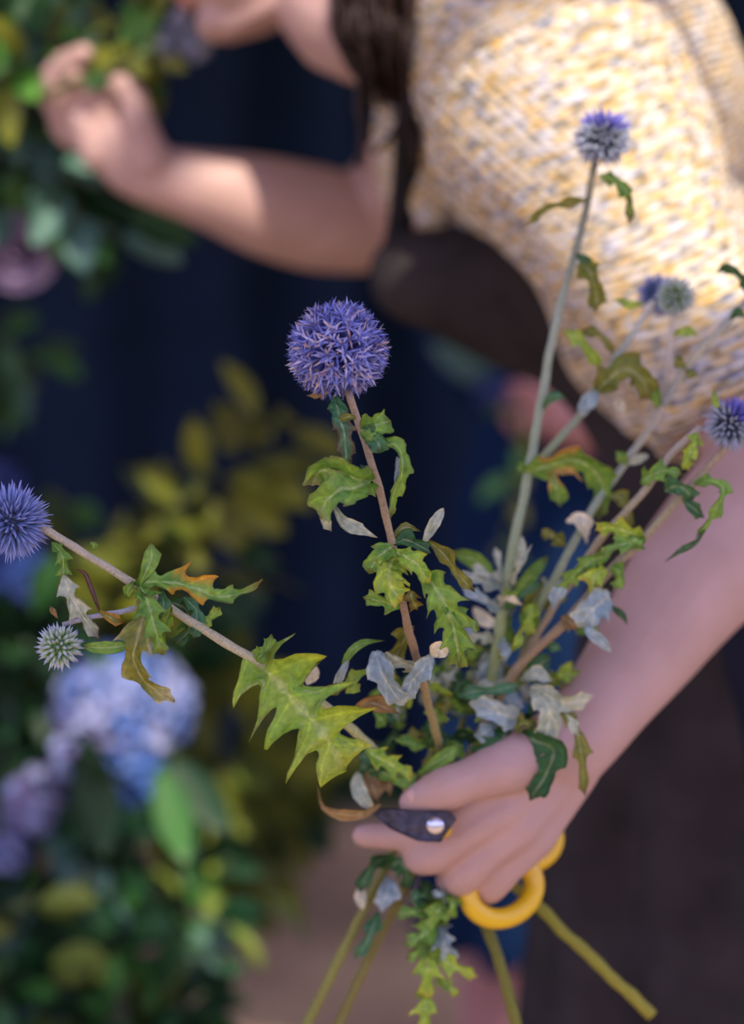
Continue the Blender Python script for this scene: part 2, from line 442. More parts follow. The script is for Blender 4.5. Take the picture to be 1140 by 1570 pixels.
    rim = [i * nu for i in range(n)] + [(n - 1) * nu + j for j in range(1, nu)] + [i * nu + nu - 1 for i in range(n - 2, -1, -1)] + [j for j in range(nu - 2, 0, -1)]
    for a, b in zip(rim, rim[1:] + rim[:1]): mb.f.append((G[0][a], G[1][a], G[1][b], G[0][b]))
    o = put(name, mb.mesh('leaf'), M_LEAF, parent)
    if label: o['label'] = label
    return o

def stem(parent, pts, r0, r1=None, cols=None, name='stem', seg=10, n=None):
    r1 = r1 or r0; n = n or max(14, len(pts) * 7)
    C = catmull([P(*p) for p in pts], n); rr = [(r0 + (r1 - r0) * i / (n - 1)) * (1 + .05 * sin(i * 1.9) + .04 * sin(i * .7)) for i in range(n)]
    C = [c + Vector((noise.noise(c * 70), 0, noise.noise(c * 70 + Vector((5, 5, 5))))) * r0 * .28 for c in C]
    mb = MB(); cs = [lin(c) for c in (cols or [(150, 150, 120), (170, 165, 145)])]
    def cf(t):
        s = t * (len(cs) - 1); i = min(int(s), len(cs) - 2); return mixc(cs[i], cs[i + 1], s - i)
    tube(mb, C, rr, seg, cols=cf)
    return put(name, mb.mesh('stem'), M_STEM, parent)

# ------------------------------------------------------------------ thistle globes
def globe(parent, c, R, style, axis=None, count=None, seed=1):
    """flower_head (core) with its florets as one dense sub-part"""
    rnd = random.Random(seed); c = Vector(c); ax = Vector(axis or (0, 0, 1)).normalized()
    mb = MB(); blob(mb, c, R * (.42 if style != 'bud' else .5), seg=20, rows=14, color=lin({'open': (40, 42, 90), 'spiky': (70, 82, 110), 'bud': (95, 130, 85), 'mixed': (50, 60, 75)}[style]))
    core = put('flower_head', mb.mesh('core'), M_CORE, parent)
    fb = MB(); cnt = count or {'open': 300, 'spiky': 240, 'bud': 130, 'mixed': 200}[style]
    ga = pi * (3 - sqrt(5)); A = ax.orthogonal().normalized(); B = ax.cross(A)
    def spindle(p0, d, L, r, prof, cols, k=5, bend=None):
        a = d.orthogonal().normalized(); b = d.cross(a); prev = None; bend = bend or Vector((0, 0, 0))
        for (t, rr), cc in zip(prof, cols):
            ring = [fb.add(p0 + d * L * t + bend * L * t * t + (a * cos(2 * pi * q / k) + b * sin(2 * pi * q / k)) * r * rr, cc) for q in range(k)]
            if prev:
                for q in range(k): fb.f.append((prev[q], prev[(q + 1) % k], ring[(q + 1) % k], ring[q]))
            prev = ring
    for i in range(cnt):
        z = 1 - 2 * (i + .5) / cnt; rr = sqrt(1 - z * z); an = ga * i
        d = (ax * z + (A * cos(an) + B * sin(an)) * rr)
        jitr = .16 if style == 'open' else .055
        d = (d + Vector((rnd.gauss(0, jitr), rnd.gauss(0, jitr), rnd.gauss(0, jitr)))).normalized()
        if z < -.93: continue
        if style == 'open':
            L = R * rnd.uniform(.46, .60); g = rnd.random()
            tone = mixc(lin((92, 106, 186)), lin((150, 158, 226)), g); pale = mixc(tone, lin((222, 216, 240)), rnd.random() * .8)
            if rnd.random() < .13: pale = lin((178, 150, 160))
            dk = lin((42, 48, 110))
            spindle(c + d * R * .33, d, L * .95, R * .030, [(0, .7), (.4, 1), (.8, .8), (1, .6)], [dk, mixc(dk, tone, .4), tone, pale], 4)
            p1 = c + d * (R * .33 + L * .78)
            a = d.orthogonal().normalized(); b = d.cross(a); o0 = rnd.random() * 6
            for q in range(5):
                e_ = a * cos(o0 + q * 1.2566) + b * sin(o0 + q * 1.2566)
                pd = (d * rnd.uniform(.7, 1.25) + e_ * rnd.uniform(.3, .75)).normalized()
                pl = R * rnd.uniform(.19, .31); ww = pd.cross(e_).normalized() * R * .022
                th = e_ * R * .006
                rec = (e_ * .55 - d * .25) * pl * rnd.random()
                pc = pale if q % 2 else tone
                if rnd.random() < .08: pc = lin((196, 176, 170))
                pr = None
                for (t, wf) in ((0, .6), (.5, 1.1), (1, .1)):
                    m_ = p1 + pd * pl * t + rec * t * t
                    r4 = [fb.add(m_ - ww * wf, pc), fb.add(m_ + th * wf, pc), fb.add(m_ + ww * wf, pc), fb.add(m_ - th * wf, pc)]
                    if pr:
                        for s in range(4): fb.f.append((pr[s], pr[(s + 1) % 4], r4[(s + 1) % 4], r4[s]))
                    pr = r4
        else:
            if style == 'bud': cols = [(70, 105, 60), (135, 170, 110), (190, 205, 185), (150, 160, 215)]; wv = .082; L = R * rnd.uniform(.54, .62); st = .42
            elif style == 'spiky': cols = [(44, 60, 80), (98, 122, 156), (128, 148, 204), (164, 174, 230)]; wv = .040; L = R * rnd.uniform(.56, .68); st = .36
            else:
                up = max(0, d.dot(ax)); wv = .064; L = R * rnd.uniform(.5, .62) * (1.08 if up > .4 else .95); st = .40
                cols = [(45, 55, 65), (100, 115, 130), (175, 185, 195), (160, 165, 200)] if up < .45 else [(50, 55, 100), (88, 90, 160), (110, 110, 190), (130, 128, 205)]
            cl = [lin(q) for q in cols]; br = rnd.uniform(.85, 1.15); cl = [tuple(v * br for v in q) for q in cl]
            bend = Vector((rnd.gauss(0, .06), rnd.gauss(0, .06), rnd.gauss(0, .06)))
            spindle(c + d * R * st, d, L, R * wv, [(0, .5), (.3, 1), (.62, .75), (1, .06)], cl, 5, bend)
            if style != 'bud':      # slim bristles round each bract
                for q in range(3):
                    dd = (d + Vector((rnd.gauss(0, .13), rnd.gauss(0, .13), rnd.gauss(0, .13)))).normalized()
                    spindle(c + d * R * st, dd, L * rnd.uniform(.7, .95), R * .014, [(0, 1), (.6, .9), (1, .1)], [cl[1], cl[2], cl[3]], 3)
    fo = put('florets', fb.mesh('florets', False), M_FLOR, core); fo['kind'] = 'stuff'
    return core

def thistle(label, base_px):
    return empty('globe_thistle', P(*base_px), label, 'flower', None)

GREY = [(150, 146, 138), (172, 165, 160), (150, 155, 130)]
# --- A: leans far left out of the fist
TA = thistle('thistle leaning far left, its spiky blue globe cut by the left frame edge', (660, 1262, 1.405))
stem(TA, [(60, 806, 1.25), (120, 842, 1.25), (205, 896, 1.252), (300, 957, 1.255), (392, 1013, 1.26), (470, 1062, 1.285), (540, 1118, 1.315), (600, 1178, 1.36), (665, 1262, 1.412)], .0022, .0032, [(176, 170, 148), (182, 180, 150), (170, 178, 128), (150, 168, 112)])
stem(TA, [(665, 1262, 1.412), (730, 1320, 1.43), (800, 1368, 1.43), (872, 1436, 1.43), (940, 1500, 1.43), (998, 1557, 1.43)], .0034, .0040, [(120, 125, 60), (135, 135, 50), (150, 145, 55)])
globe(TA, P(18, 800, 1.25), 62 * 1.25 / FP, 'spiky', P(18, 800, 1.25) - P(90, 830, 1.28), 300, 3)
stem(TA, [(215, 930, 1.253), (185, 938, 1.25), (140, 946, 1.247), (96, 958, 1.247)], .0017, .0014, [(165, 175, 170), (175, 175, 185), (150, 150, 150)], name='side_stem')
globe(TA, P(91, 991, 1.245), 38 * 1.245 / FP, 'bud', P(80, 1015, 1.235) - P(100, 960, 1.26), None, 4)
leaf(TA, [(80, 832, 1.25), (93, 848, 1.246), (97, 870, 1.247), (92, 905, 1.25)], 32, 'green', 4, roll=20, seed=1)
leaf(TA, [(97, 880, 1.246), (108, 912, 1.243), (128, 945, 1.243), (152, 978, 1.245)], 44, 'silver', 3, roll=-25, tip=(120, 90, 50), seed=2, sinus=.3)
leaf(TA, [(116, 873, 1.248), (130, 879, 1.246), (142, 908, 1.245), (154, 940, 1.246)], 8, 'purple', 0, seed=3, label='dry dark red curled leaf')
leaf(TA, [(205, 897, 1.25), (240, 892, 1.24), (282, 898, 1.236), (322, 912, 1.238), (350, 915, 1.242), (382, 905, 1.243), (402, 888, 1.24)], 62, 'green', 5, roll=28, seed=12, orange=(.30, .56, (214, 150, 28)), tip=(150, 110, 70), env=1.1, lw=1.25, rw=.75)
leaf(TA, [(212, 900, 1.247), (222, 880, 1.243), (232, 855, 1.243), (231, 829, 1.245)], 34, 'green', 1, roll=10, seed=13)
leaf(TA, [(210, 900, 1.246), (222, 935, 1.238), (212, 972, 1.236), (206, 1012, 1.238), (222, 1046, 1.242), (268, 1076, 1.24)], 66, 'olive', 4, roll=-35, seed=14, sinus=.35, tip=(225, 225, 200))
leaf(TA, [(216, 900, 1.244), (228, 930, 1.232), (236, 960, 1.23), (248, 1004, 1.235)], 58, 'green', 4, roll=15, seed=15)
leaf(TA, [(262, 930, 1.25), (252, 960, 1.243), (246, 985, 1.243), (252, 1004, 1.245)], 34, 'bright', 2, roll=-20, seed=16)
leaf(TA, [(206, 985, 1.243), (180, 992, 1.24), (150, 993, 1.24), (127, 991, 1.243)], 20, 'green', 0, seed=17)
leaf(TA, [(246, 905, 1.243), (250, 930, 1.238), (236, 946, 1.238), (218, 944, 1.24)], 30, 'teal', 2, roll=20, seed=18)
leaf(TA, [(255, 920, 1.262), (285, 935, 1.266), (290, 965, 1.27), (268, 990, 1.27)], 45, 'dark', 3, seed=19)
leaf(TA, [(280, 915, 1.262), (300, 935, 1.262), (300, 960, 1.256), (297, 978, 1.25)], 34, 'teal', 3, roll=20, seed=20)
leaf(TA, [(300, 960, 1.262), (318, 950, 1.266), (330, 940, 1.27), (338, 930, 1.272)], 28, 'bright', 2, seed=21)
leaf(TA, [(152, 936, 1.246), (165, 945, 1.243), (178, 952, 1.243), (190, 954, 1.245)], 22, 'olive', 1, seed=22, orange=(.0, 1, (200, 140, 40)))
leaf(TA, [(140, 843, 1.25), (144, 836, 1.248), (148, 830, 1.248)], 14, 'green', 1, seed=23)
leaf(TA, [(88, 948, 1.247), (82, 938, 1.245), (78, 928, 1.245)], 12, 'brown', 1, seed=24)
leaf(TA, [(196, 918, 1.25), (196, 905, 1.247), (204, 890, 1.245)], 20, 'green', 1, seed=25)
leaf(TA, [(382, 1003, 1.262), (425, 1045, 1.253), (468, 1095, 1.245), (500, 1132, 1.245), (528, 1180, 1.25)], 180, 'bright', 5, roll=(-14, 12), seed=35, sinus=.27, fold=.14, arch=.20, env=.24, fwd=.28, tip=(190, 190, 60))
leaf(TA, [(392, 1013, 1.258), (402, 1003, 1.252), (412, 990, 1.25), (416, 972, 1.25)], 34, 'green', 2, roll=30, seed=34)
leaf(TA, [(455, 1076, 1.262), (480, 1072, 1.262), (505, 1060, 1.262), (530, 1056, 1.264)], 30, 'olive', 2, roll=30, seed=35, orange=(.2, .7, (200, 190, 40)))
leaf(TA, [(470, 1050, 1.30), (478, 1035, 1.3), (486, 1022, 1.3)], 22, 'white', 0, seed=36, label='pale leaf tip')
leaf(TA, [(560, 1150, 1.33), (585, 1165, 1.33), (610, 1178, 1.335), (632, 1190, 1.34)], 48, 'bright', 3, roll=20, seed=37)

# --- B: the upright one in the middle
TB = thistle('thistle at the middle, its open round violet-blue globe against the dark curtain', (690, 1200, 1.405))
BST = [(534, 600, 1.25), (548, 645, 1.25), (564, 692, 1.25), (585, 765, 1.25), (602, 840, 1.252), (618, 930, 1.262), (638, 1010, 1.29), (662, 1100, 1.33), (688, 1200, 1.41)]
stem(TB, BST, .0021, .0028, [(176, 156, 128), (165, 145, 112), (148, 126, 98), (150, 144, 98), (140, 148, 84)])
stem(TB, [(688, 1200, 1.41), (712, 1300, 1.43), (738, 1400, 1.425), (760, 1460, 1.42), (800, 1600, 1.42)], .0034, .0038, [(110, 115, 55), (120, 120, 50)])
globe(TB, P(518, 537, 1.25), 81 * 1.25 / FP, 'open', P(518, 520, 1.25) - P(545, 700, 1.25), 330, 5)
leaf(TB, [(512, 608, 1.248), (520, 640, 1.24), (528, 672, 1.238), (533, 735, 1.24)], 42, 'teal', 4, roll=20, seed=40, tip=(96, 62, 52), sinus=.5, orange=(.35, 1, (110, 84, 60)))
leaf(TB, [(545, 640, 1.246), (530, 640, 1.24), (512, 648, 1.24)], 18, 'olive', 1, seed=41, tip=(120, 80, 50))
leaf(TB, [(500, 606, 1.245), (485, 607, 1.243), (468, 606, 1.243)], 10, 'brown', 1, seed=42)
leaf(TB, [(554, 660, 1.247), (568, 655, 1.24), (584, 650, 1.238), (598, 645, 1.24)], 50, 'green', 2, roll=12, seed=43, sinus=.6, env=.4)
leaf(TB, [(556, 663, 1.247), (570, 670, 1.24), (580, 680, 1.237), (584, 694, 1.238)], 42, 'teal', 2, roll=-20, seed=44, sinus=.6, env=.4)
leaf(TB, [(584, 680, 1.238), (604, 682, 1.234), (616, 700, 1.232), (614, 730, 1.234), (602, 760, 1.238), (598, 795, 1.242)], 34, 'green', 4, roll=40, seed=45, sinus=.5, tip=(110, 80, 55), curl=.4)
leaf(TB, [(608, 700, 1.238), (612, 722, 1.236), (606, 745, 1.238)], 14, 'blue', 0, seed=46)
leaf(TB, [(570, 738, 1.247), (545, 733, 1.235), (515, 722, 1.228), (490, 722, 1.23), (478, 745, 1.24)], 66, 'green', 3, roll=25, seed=47, sinus=.6, fold=.35, env=.4, tip=(190, 180, 165))
leaf(TB, [(568, 738, 1.246), (545, 748, 1.234), (520, 752, 1.226), (500, 768, 1.228), (490, 795, 1.235)], 70, 'green', 3, roll=-25, seed=48, sinus=.6, fold=.3, env=.42, tip=(170, 160, 130))
leaf(TB, [(490, 775, 1.238), (497, 796, 1.236), (508, 815, 1.24)], 22, 'silver', 1, seed=49, tip=(120, 90, 70))
leaf(TB, [(512, 775, 1.24), (524, 796, 1.236), (548, 812, 1.236), (578, 824, 1.24)], 26, 'silver', 1, roll=20, seed=50)
leaf(TB, [(572, 735, 1.252), (562, 722, 1.256), (552, 712, 1.26)], 16, 'dark', 1, seed=51)
leaf(TB, [(600, 838, 1.248), (588, 848, 1.24), (575, 860, 1.24), (566, 880, 1.244)], 44, 'green', 2, roll=-20, seed=52, sinus=.6)
leaf(TB, [(604, 850, 1.247), (596, 880, 1.238), (602, 905, 1.238), (616, 922, 1.24)], 66, 'bright', 3, roll=20, seed=53, sinus=.6)
leaf(TB, [(612, 930, 1.258), (595, 925, 1.25), (575, 920, 1.25), (556, 915, 1.252)], 38, 'green', 2, roll=10, seed=54)
leaf(TB, [(604, 845, 1.246), (625, 856, 1.236), (642, 870, 1.236), (658, 895, 1.24)], 44, 'bright', 3, roll=30, seed=55, sinus=.6)
leaf(TB, [(645, 880, 1.247), (670, 905, 1.24), (690, 945, 1.24), (700, 985, 1.244), (705, 1025, 1.25)], 76, 'green', 5, roll=-15, seed=56, sinus=.45)
leaf(TB, [(672, 915, 1.243), (695, 935, 1.24), (715, 950, 1.24), (735, 966, 1.243)], 34, 'green', 3, roll=20, seed=57)
leaf(TB, [(602, 835, 1.25), (620, 828, 1.252), (640, 835, 1.256), (660, 848, 1.26)], 40, 'dark', 2, roll=20, seed=58)
leaf(TB, [(600, 830, 1.252), (610, 815, 1.256), (625, 808, 1.262), (645, 815, 1.27)], 18, 'olive', 1, seed=59)
leaf(TB, [(630, 905, 1.256), (632, 920, 1.254), (640, 935, 1.258)], 34, 'olive', 2, seed=60, orange=(0, 1, (120, 90, 30)))
leaf(TB, [(648, 835, 1.27), (660, 812, 1.27), (670, 795, 1.27), (680, 779, 1.275)], 18, 'silver', 0, seed=61)
leaf(TB, [(655, 828, 1.28), (680, 850, 1.28), (702, 880, 1.285), (728, 908, 1.29)], 32, 'olive', 2, seed=62)
leaf(TB, [(632, 960, 1.28), (622, 975, 1.29), (610, 1000, 1.3), (600, 1020, 1.3)], 50, 'olive', 2, seed=63)
leaf(TB, [(645, 1035, 1.30), (630, 1020, 1.29), (600, 1012, 1.285), (577, 1000, 1.29)], 38, 'silver', 2, roll=30, seed=64)
leaf(TB, [(575, 998, 1.285), (585, 1030, 1.278), (600, 1058, 1.28), (620, 1080, 1.285)], 52, 'blue', 2, roll=-20, seed=65, sinus=.6)
leaf(TB, [(664, 1005, 1.284), (648, 1025, 1.278), (632, 1045, 1.28), (617, 1080, 1.285)], 42, 'blue', 2, roll=25, seed=66, sinus=.6)
leaf(TB, [(660, 1005, 1.28), (672, 996, 1.276), (686, 1004, 1.278)], 26, 'white', 0, seed=67, label='white curled leaf tip')
leaf(TB, [(520, 1045, 1.30), (530, 1010, 1.29), (552, 988, 1.29), (590, 982, 1.295)], 16, 'green', 1, seed=68)
leaf(TB, [(512, 1060, 1.30), (522, 1035, 1.29), (535, 1010, 1.29)], 14, 'blue', 0, seed=69)
leaf(TB, [(525, 1055, 1.31), (550, 1035, 1.3), (580, 1028, 1.3), (612, 1040, 1.3)], 26, 'bright', 2, roll=20, seed=70)
leaf(TB, [(545, 1085, 1.31), (568, 1078, 1.305), (590, 1085, 1.305), (612, 1094, 1.31)], 34, 'brown', 1, seed=71)
leaf(TB, [(530, 1062, 1.30), (540, 1055, 1.295), (552, 1050, 1.3)], 22, 'bright', 1, seed=72)

# --- C: tall right one, joined low by a shorter branch
TC = thistle('tallest globe thistle at right, its globe in front of the sunlit tweed sleeve', (735, 1180, 1.41))
stem(TC, [(914, 236, 1.42), (908, 268, 1.42), (897, 330, 1.42), (878, 400, 1.42), (850, 505, 1.415), (828, 620, 1.41), (812, 715, 1.405), (785, 845, 1.39), (770, 940, 1.38), (752, 1050, 1.385), (733, 1180, 1.42)], .0023, .0038, [(112, 104, 84), (160, 172, 150), (158, 172, 138), (152, 166, 112), (140, 152, 92)])
globe(TC, P(924, 213, 1.42), 50 * 1.42 / FP, 'mixed', P(924, 190, 1.42) - P(915, 260, 1.42), 190, 6)
stem(TC, [(1002, 462, 1.425), (960, 525, 1.42), (918, 590, 1.415), (880, 648, 1.41), (820, 712, 1.405)], .0022, .0026, [(225, 222, 205), (160, 170, 148), (155, 165, 138), (150, 160, 110)], name='side_stem')
globe(TC, P(1008, 452, 1.44), 38 * 1.44 / FP, 'spiky', P(1010, 450, 1.44) - P(960, 520, 1.42), 160, 9)
leaf(TC, [(903, 306, 1.415), (870, 311, 1.405), (835, 320, 1.40), (800, 352, 1.405)], 22, 'olive', 2, roll=20, seed=80, tip=(225, 205, 150))
leaf(TC, [(918, 270, 1.415), (945, 278, 1.405), (962, 300, 1.40), (966, 318, 1.402), (963, 345, 1.405)], 32, 'green', 3, roll=-20, seed=81, tip=(120, 85, 60), orange=(.6, 1, (125, 85, 60)))
leaf(TC, [(890, 398, 1.415), (900, 412, 1.405), (910, 432, 1.40), (914, 462, 1.405), (912, 480, 1.405)], 46, 'olive', 2, roll=15, seed=82)
leaf(TC, [(882, 390, 1.415), (895, 398, 1.41), (908, 412, 1.408)], 24, 'dark', 1, seed=83)
leaf(TC, [(985, 464, 1.415), (970, 466, 1.41), (955, 464, 1.41), (938, 458, 1.412)], 18, 'bright', 1, seed=84)
leaf(TC, [(866, 508, 1.41), (888, 520, 1.40), (905, 540, 1.40), (922, 570, 1.405)], 32, 'bright', 2, roll=-20, seed=85)
leaf(TC, [(885, 512, 1.412), (912, 510, 1.405), (930, 525, 1.40), (940, 545, 1.405)], 22, 'olive', 2, seed=86)
leaf(TC, [(915, 600, 1.41), (935, 580, 1.40), (962, 566, 1.40), (985, 585, 1.40), (996, 612, 1.405)], 62, 'olive', 3, roll=20, seed=87, sinus=.5)
leaf(TC, [(915, 600, 1.408), (905, 612, 1.40), (895, 625, 1.40), (893, 640, 1.402)], 24, 'blue', 0, seed=88, tip=(230, 220, 190))
leaf(TC, [(940, 612, 1.41), (950, 622, 1.405), (956, 634, 1.405)], 16, 'white', 0, seed=89)
leaf(TC, [(832, 628, 1.405), (842, 612, 1.40), (856, 606, 1.40), (868, 612, 1.402)], 20, 'teal', 1, seed=90)
leaf(TC, [(805, 724, 1.402), (840, 714, 1.39), (875, 704, 1.385), (905, 716, 1.385), (924, 748, 1.39), (916, 800, 1.395)], 66, 'green', 4, roll=-30, seed=91, sinus=.5, orange=(.15, .42, (205, 150, 90)))
leaf(TC, [(806, 722, 1.402), (798, 718, 1.40), (790, 722, 1.40)], 22, 'green', 1, seed=92)
leaf(TC, [(845, 722, 1.39), (850, 742, 1.385), (856, 760, 1.388), (858, 778, 1.39)], 34, 'green', 1, seed=93, orange=(0, .5, (205, 160, 90)))
for (a, b, c_, wd, kd, sd2) in [((775, 905), (765, 870), (758, 838), 22, 'silver', 1), ((780, 900), (795, 870), (815, 835), 20, 'silver', 2),
        ((782, 915), (810, 885), (840, 852), 22, 'green', 3), ((772, 905), (745, 880), (722, 868), 28, 'silver', 4), ((768, 900), (730, 888), (692, 878), 30, 'blue', 5),
        ((765, 895), (730, 860), (693, 846), 30, 'green', 6), ((775, 935), (740, 920), (708, 900), 32, 'blue', 7), ((770, 940), (795, 915), (832, 890), 22, 'teal', 8),
        ((765, 960), (742, 950), (725, 930), 22, 'white', 9), ((758, 925), (780, 918), (802, 928), 18, 'white', 10), ((760, 985), (735, 975), (715, 985), 26, 'silver', 11),
        ((758, 1000), (752, 1030), (748, 1060), 42, 'blue', 12), ((765, 980), (775, 1000), (772, 1020), 26, 'blue', 13), ((770, 930), (780, 965), (786, 990), 30, 'green', 14),
        ((788, 870), (800, 850), (800, 822), 18, 'silver', 15), ((760, 1010), (790, 990), (798, 960), 20, 'bright', 16), ((752, 1048), (725, 1045), (700, 1056), 28, 'white', 17)]:
    dz = 1.372 + .02 * sin(sd2 * 2.3)
    leaf(TC, [(*a, 1.382), (*b, dz), (*c_, dz + .004)], wd, kd, 2 if sd2 % 3 else 0, roll=random.Random(sd2).uniform(-40, 40), seed=100 + sd2)

# --- D: forked one with the pale bud
TD = thistle('forked thistle whose small green-grey globe stands low over the sleeve', (770, 1150, 1.41))
stem(TD, [(1033, 468, 1.42), (1031, 492, 1.42), (1022, 560, 1.415), (1014, 625, 1.41), (965, 700, 1.40), (915, 770, 1.39), (870, 850, 1.385), (815, 960, 1.385), (765, 1150, 1.42)], .0022, .003, [(225, 215, 195), (180, 165, 140), (155, 168, 145), (152, 166, 130), (140, 152, 92), (130, 142, 84)])
globe(TD, P(1034, 455, 1.415), 33 * 1.415 / FP, 'bud', P(1034, 435, 1.40) - P(1030, 490, 1.42), 150, 10)
stem(TD, [(1190, 410, 1.40), (1140, 465, 1.405), (1095, 515, 1.405), (1052, 562, 1.405), (1016, 620, 1.41)], .0022, .0026, [(150, 160, 165), (160, 165, 155), (185, 180, 150), (150, 155, 150)], name='side_stem')
globe(TD, P(1206, 388, 1.40), .019, 'spiky', (1, 0, .8), 150, 11)
leaf(TD, [(1032, 513, 1.41), (1045, 508, 1.405), (1058, 509, 1.405), (1072, 516, 1.407)], 18, 'bright', 1, seed=120)
leaf(TD, [(1150, 455, 1.40), (1138, 428, 1.395), (1120, 412, 1.392), (1096, 418, 1.395)], 26, 'dark', 2, roll=20, seed=121)
leaf(TD, [(1120, 490, 1.40), (1130, 480, 1.395), (1145, 488, 1.395)], 18, 'dark', 1, seed=122)
leaf(TD, [(1052, 562, 1.403), (1040, 555, 1.40), (1034, 545, 1.40)], 24, 'olive', 1, seed=123)
leaf(TD, [(1050, 566, 1.403), (1062, 575, 1.40), (1070, 572, 1.40)], 18, 'olive', 1, seed=124)
leaf(TD, [(1012, 630, 1.41), (1002, 600, 1.405), (1006, 585, 1.405)], 22, 'green', 1, seed=125)
leaf(TD, [(962, 712, 1.398), (952, 700, 1.39), (942, 690, 1.39)], 22, 'green', 1, seed=126)
leaf(TD, [(962, 712, 1.398), (980, 703, 1.395), (994, 698, 1.395)], 14, 'silver', 0, seed=127)
leaf(TD, [(930, 760, 1.39), (952, 765, 1.385), (962, 790, 1.385), (958, 815, 1.387)], 30, 'olive', 2, seed=128)
leaf(TD, [(868, 800, 1.385), (885, 795, 1.378), (895, 810, 1.378), (898, 835, 1.38)], 36, 'white', 1, roll=30, seed=129, label='whitish underside of a curled leaf')
leaf(TD, [(866, 838, 1.385), (845, 820, 1.38), (828, 822, 1.38)], 30, 'olive', 2, seed=130)
leaf(TD, [(820, 925, 1.38), (812, 945, 1.372), (808, 975, 1.375)], 34, 'bright', 2, seed=131)

# --- E: forked one at the right frame edge, in front of the forearm
TE = thistle('thistle at the right frame edge, its grey globe above the near forearm', (740, 1160, 1.405))
stem(TE, [(1135, 664, 1.352), (1100, 700, 1.352), (1050, 755, 1.352), (988, 822, 1.352), (930, 880, 1.355), (865, 955, 1.36), (782, 1040, 1.37), (700, 1200, 1.418)], .0022, .0034, [(170, 148, 124), (160, 150, 118), (155, 145, 115), (150, 128, 98), (165, 155, 120), (140, 145, 100)])
globe(TE, P(1118, 652, 1.352), 46 * 1.352 / FP, 'mixed', P(1135, 625, 1.35) - P(1080, 690, 1.35), 180, 12)
stem(TE, [(1075, 655, 1.36), (1035, 690, 1.36), (985, 755, 1.362), (930, 815, 1.365), (890, 868, 1.37), (830, 960, 1.38), (760, 1080, 1.39)], .0021, .0026, [(190, 180, 165), (165, 155, 120), (165, 150, 118), (150, 145, 105)], name='side_stem')
leaf(TE, [(1094, 598, 1.35), (1096, 615, 1.345), (1096, 632, 1.345)], 14, 'bright', 1, seed=140)
leaf(TE, [(1066, 664, 1.352), (1062, 685, 1.345), (1052, 705, 1.345), (1056, 722, 1.35)], 36, 'bright', 3, seed=141, roll=20)
leaf(TE, [(982, 740, 1.355), (1000, 728, 1.345), (1020, 722, 1.342), (1044, 728, 1.345)], 40, 'green', 3, roll=20, seed=142)
leaf(TE, [(1020, 752, 1.348), (1036, 745, 1.34), (1052, 752, 1.34), (1062, 768, 1.342)], 44, 'teal', 2, roll=-20, seed=143)
leaf(TE, [(1046, 765, 1.344), (1058, 776, 1.338), (1070, 785, 1.338), (1080, 794, 1.34)], 24, 'dark', 1, seed=144)
leaf(TE, [(1064, 742, 1.346), (1090, 738, 1.335), (1108, 748, 1.332), (1100, 775, 1.332), (1082, 805, 1.335), (1066, 824, 1.338)], 30, 'green', 4, roll=35, seed=145, tip=(50, 90, 50))
leaf(TE, [(1080, 812, 1.335), (1066, 832, 1.335), (1040, 846, 1.338), (1018, 862, 1.34)], 12, 'dark', 1, seed=146)
leaf(TE, [(985, 825, 1.35), (962, 815, 1.342), (935, 808, 1.34), (912, 812, 1.342)], 44, 'bright', 3, roll=20, seed=147)
leaf(TE, [(985, 824, 1.349), (965, 832, 1.34), (942, 838, 1.34), (920, 850, 1.342)], 36, 'green', 3, roll=-20, seed=148)
leaf(TE, [(988, 826, 1.349), (978, 836, 1.344), (990, 842, 1.344)], 22, 'green', 1, seed=149)
leaf(TE, [(935, 850, 1.352), (905, 860, 1.345), (875, 885, 1.345), (848, 912, 1.35)], 42, 'green', 4, roll=25, seed=150)
leaf(TE, [(930, 875, 1.352), (915, 880, 1.345), (908, 895, 1.345), (915, 915, 1.348)], 44, 'bright', 3, seed=151, orange=(.5, .9, (200, 190, 80)))
leaf(TE, [(935, 870, 1.352), (948, 875, 1.348), (950, 890, 1.348), (940, 905, 1.35)], 28, 'green', 2, seed=152)
leaf(TE, [(935, 915, 1.352), (915, 928, 1.344), (898, 945, 1.342), (886, 962, 1.345)], 58, 'blue', 2, roll=15, seed=153, sinus=.7)
leaf(TE, [(896, 955, 1.345), (905, 970, 1.34), (920, 982, 1.34), (936, 1000, 1.342)], 18, 'blue', 0, seed=154, tip=(225, 235, 235))
leaf(TE, [(875, 880, 1.355), (862, 898, 1.348), (852, 915, 1.348), (848, 938, 1.35)], 26, 'blue', 1, seed=155)
leaf(TE, [(860, 945, 1.358), (875, 955, 1.352), (882, 966, 1.354)], 34, 'brown', 1, seed=156)
leaf(TE, [(930, 925, 1.36), (950, 940, 1.355), (962, 958, 1.355)], 14, 'dark', 1, seed=157)
leaf(TE, [(832, 990, 1.368), (848, 992, 1.362), (862, 998, 1.362)], 18, 'teal', 1, seed=158)
leaf(TE, [(798, 1042, 1.368), (815, 1035, 1.358), (832, 1036, 1.355), (846, 1044, 1.358)], 34, 'silver', 1, roll=20, seed=159)
leaf(TE, [(815, 1052, 1.36), (840, 1066, 1.35), (868, 1078, 1.346), (910, 1066, 1.35)], 40, 'silver', 2, roll=-20, seed=160, sinus=.6)
leaf(TE, [(818, 1056, 1.358), (838, 1080, 1.348), (842, 1105, 1.346), (832, 1140, 1.35)], 52, 'silver', 2, roll=15, seed=161, sinus=.6)
leaf(TE, [(850, 1080, 1.352), (872, 1100, 1.346), (888, 1140, 1.346), (897, 1222, 1.35)], 34, 'olive', 3, roll=20, seed=162)
leaf(TE, [(862, 1092, 1.348), (878, 1112, 1.343), (888, 1130, 1.344)], 20, 'silver', 1, seed=163)
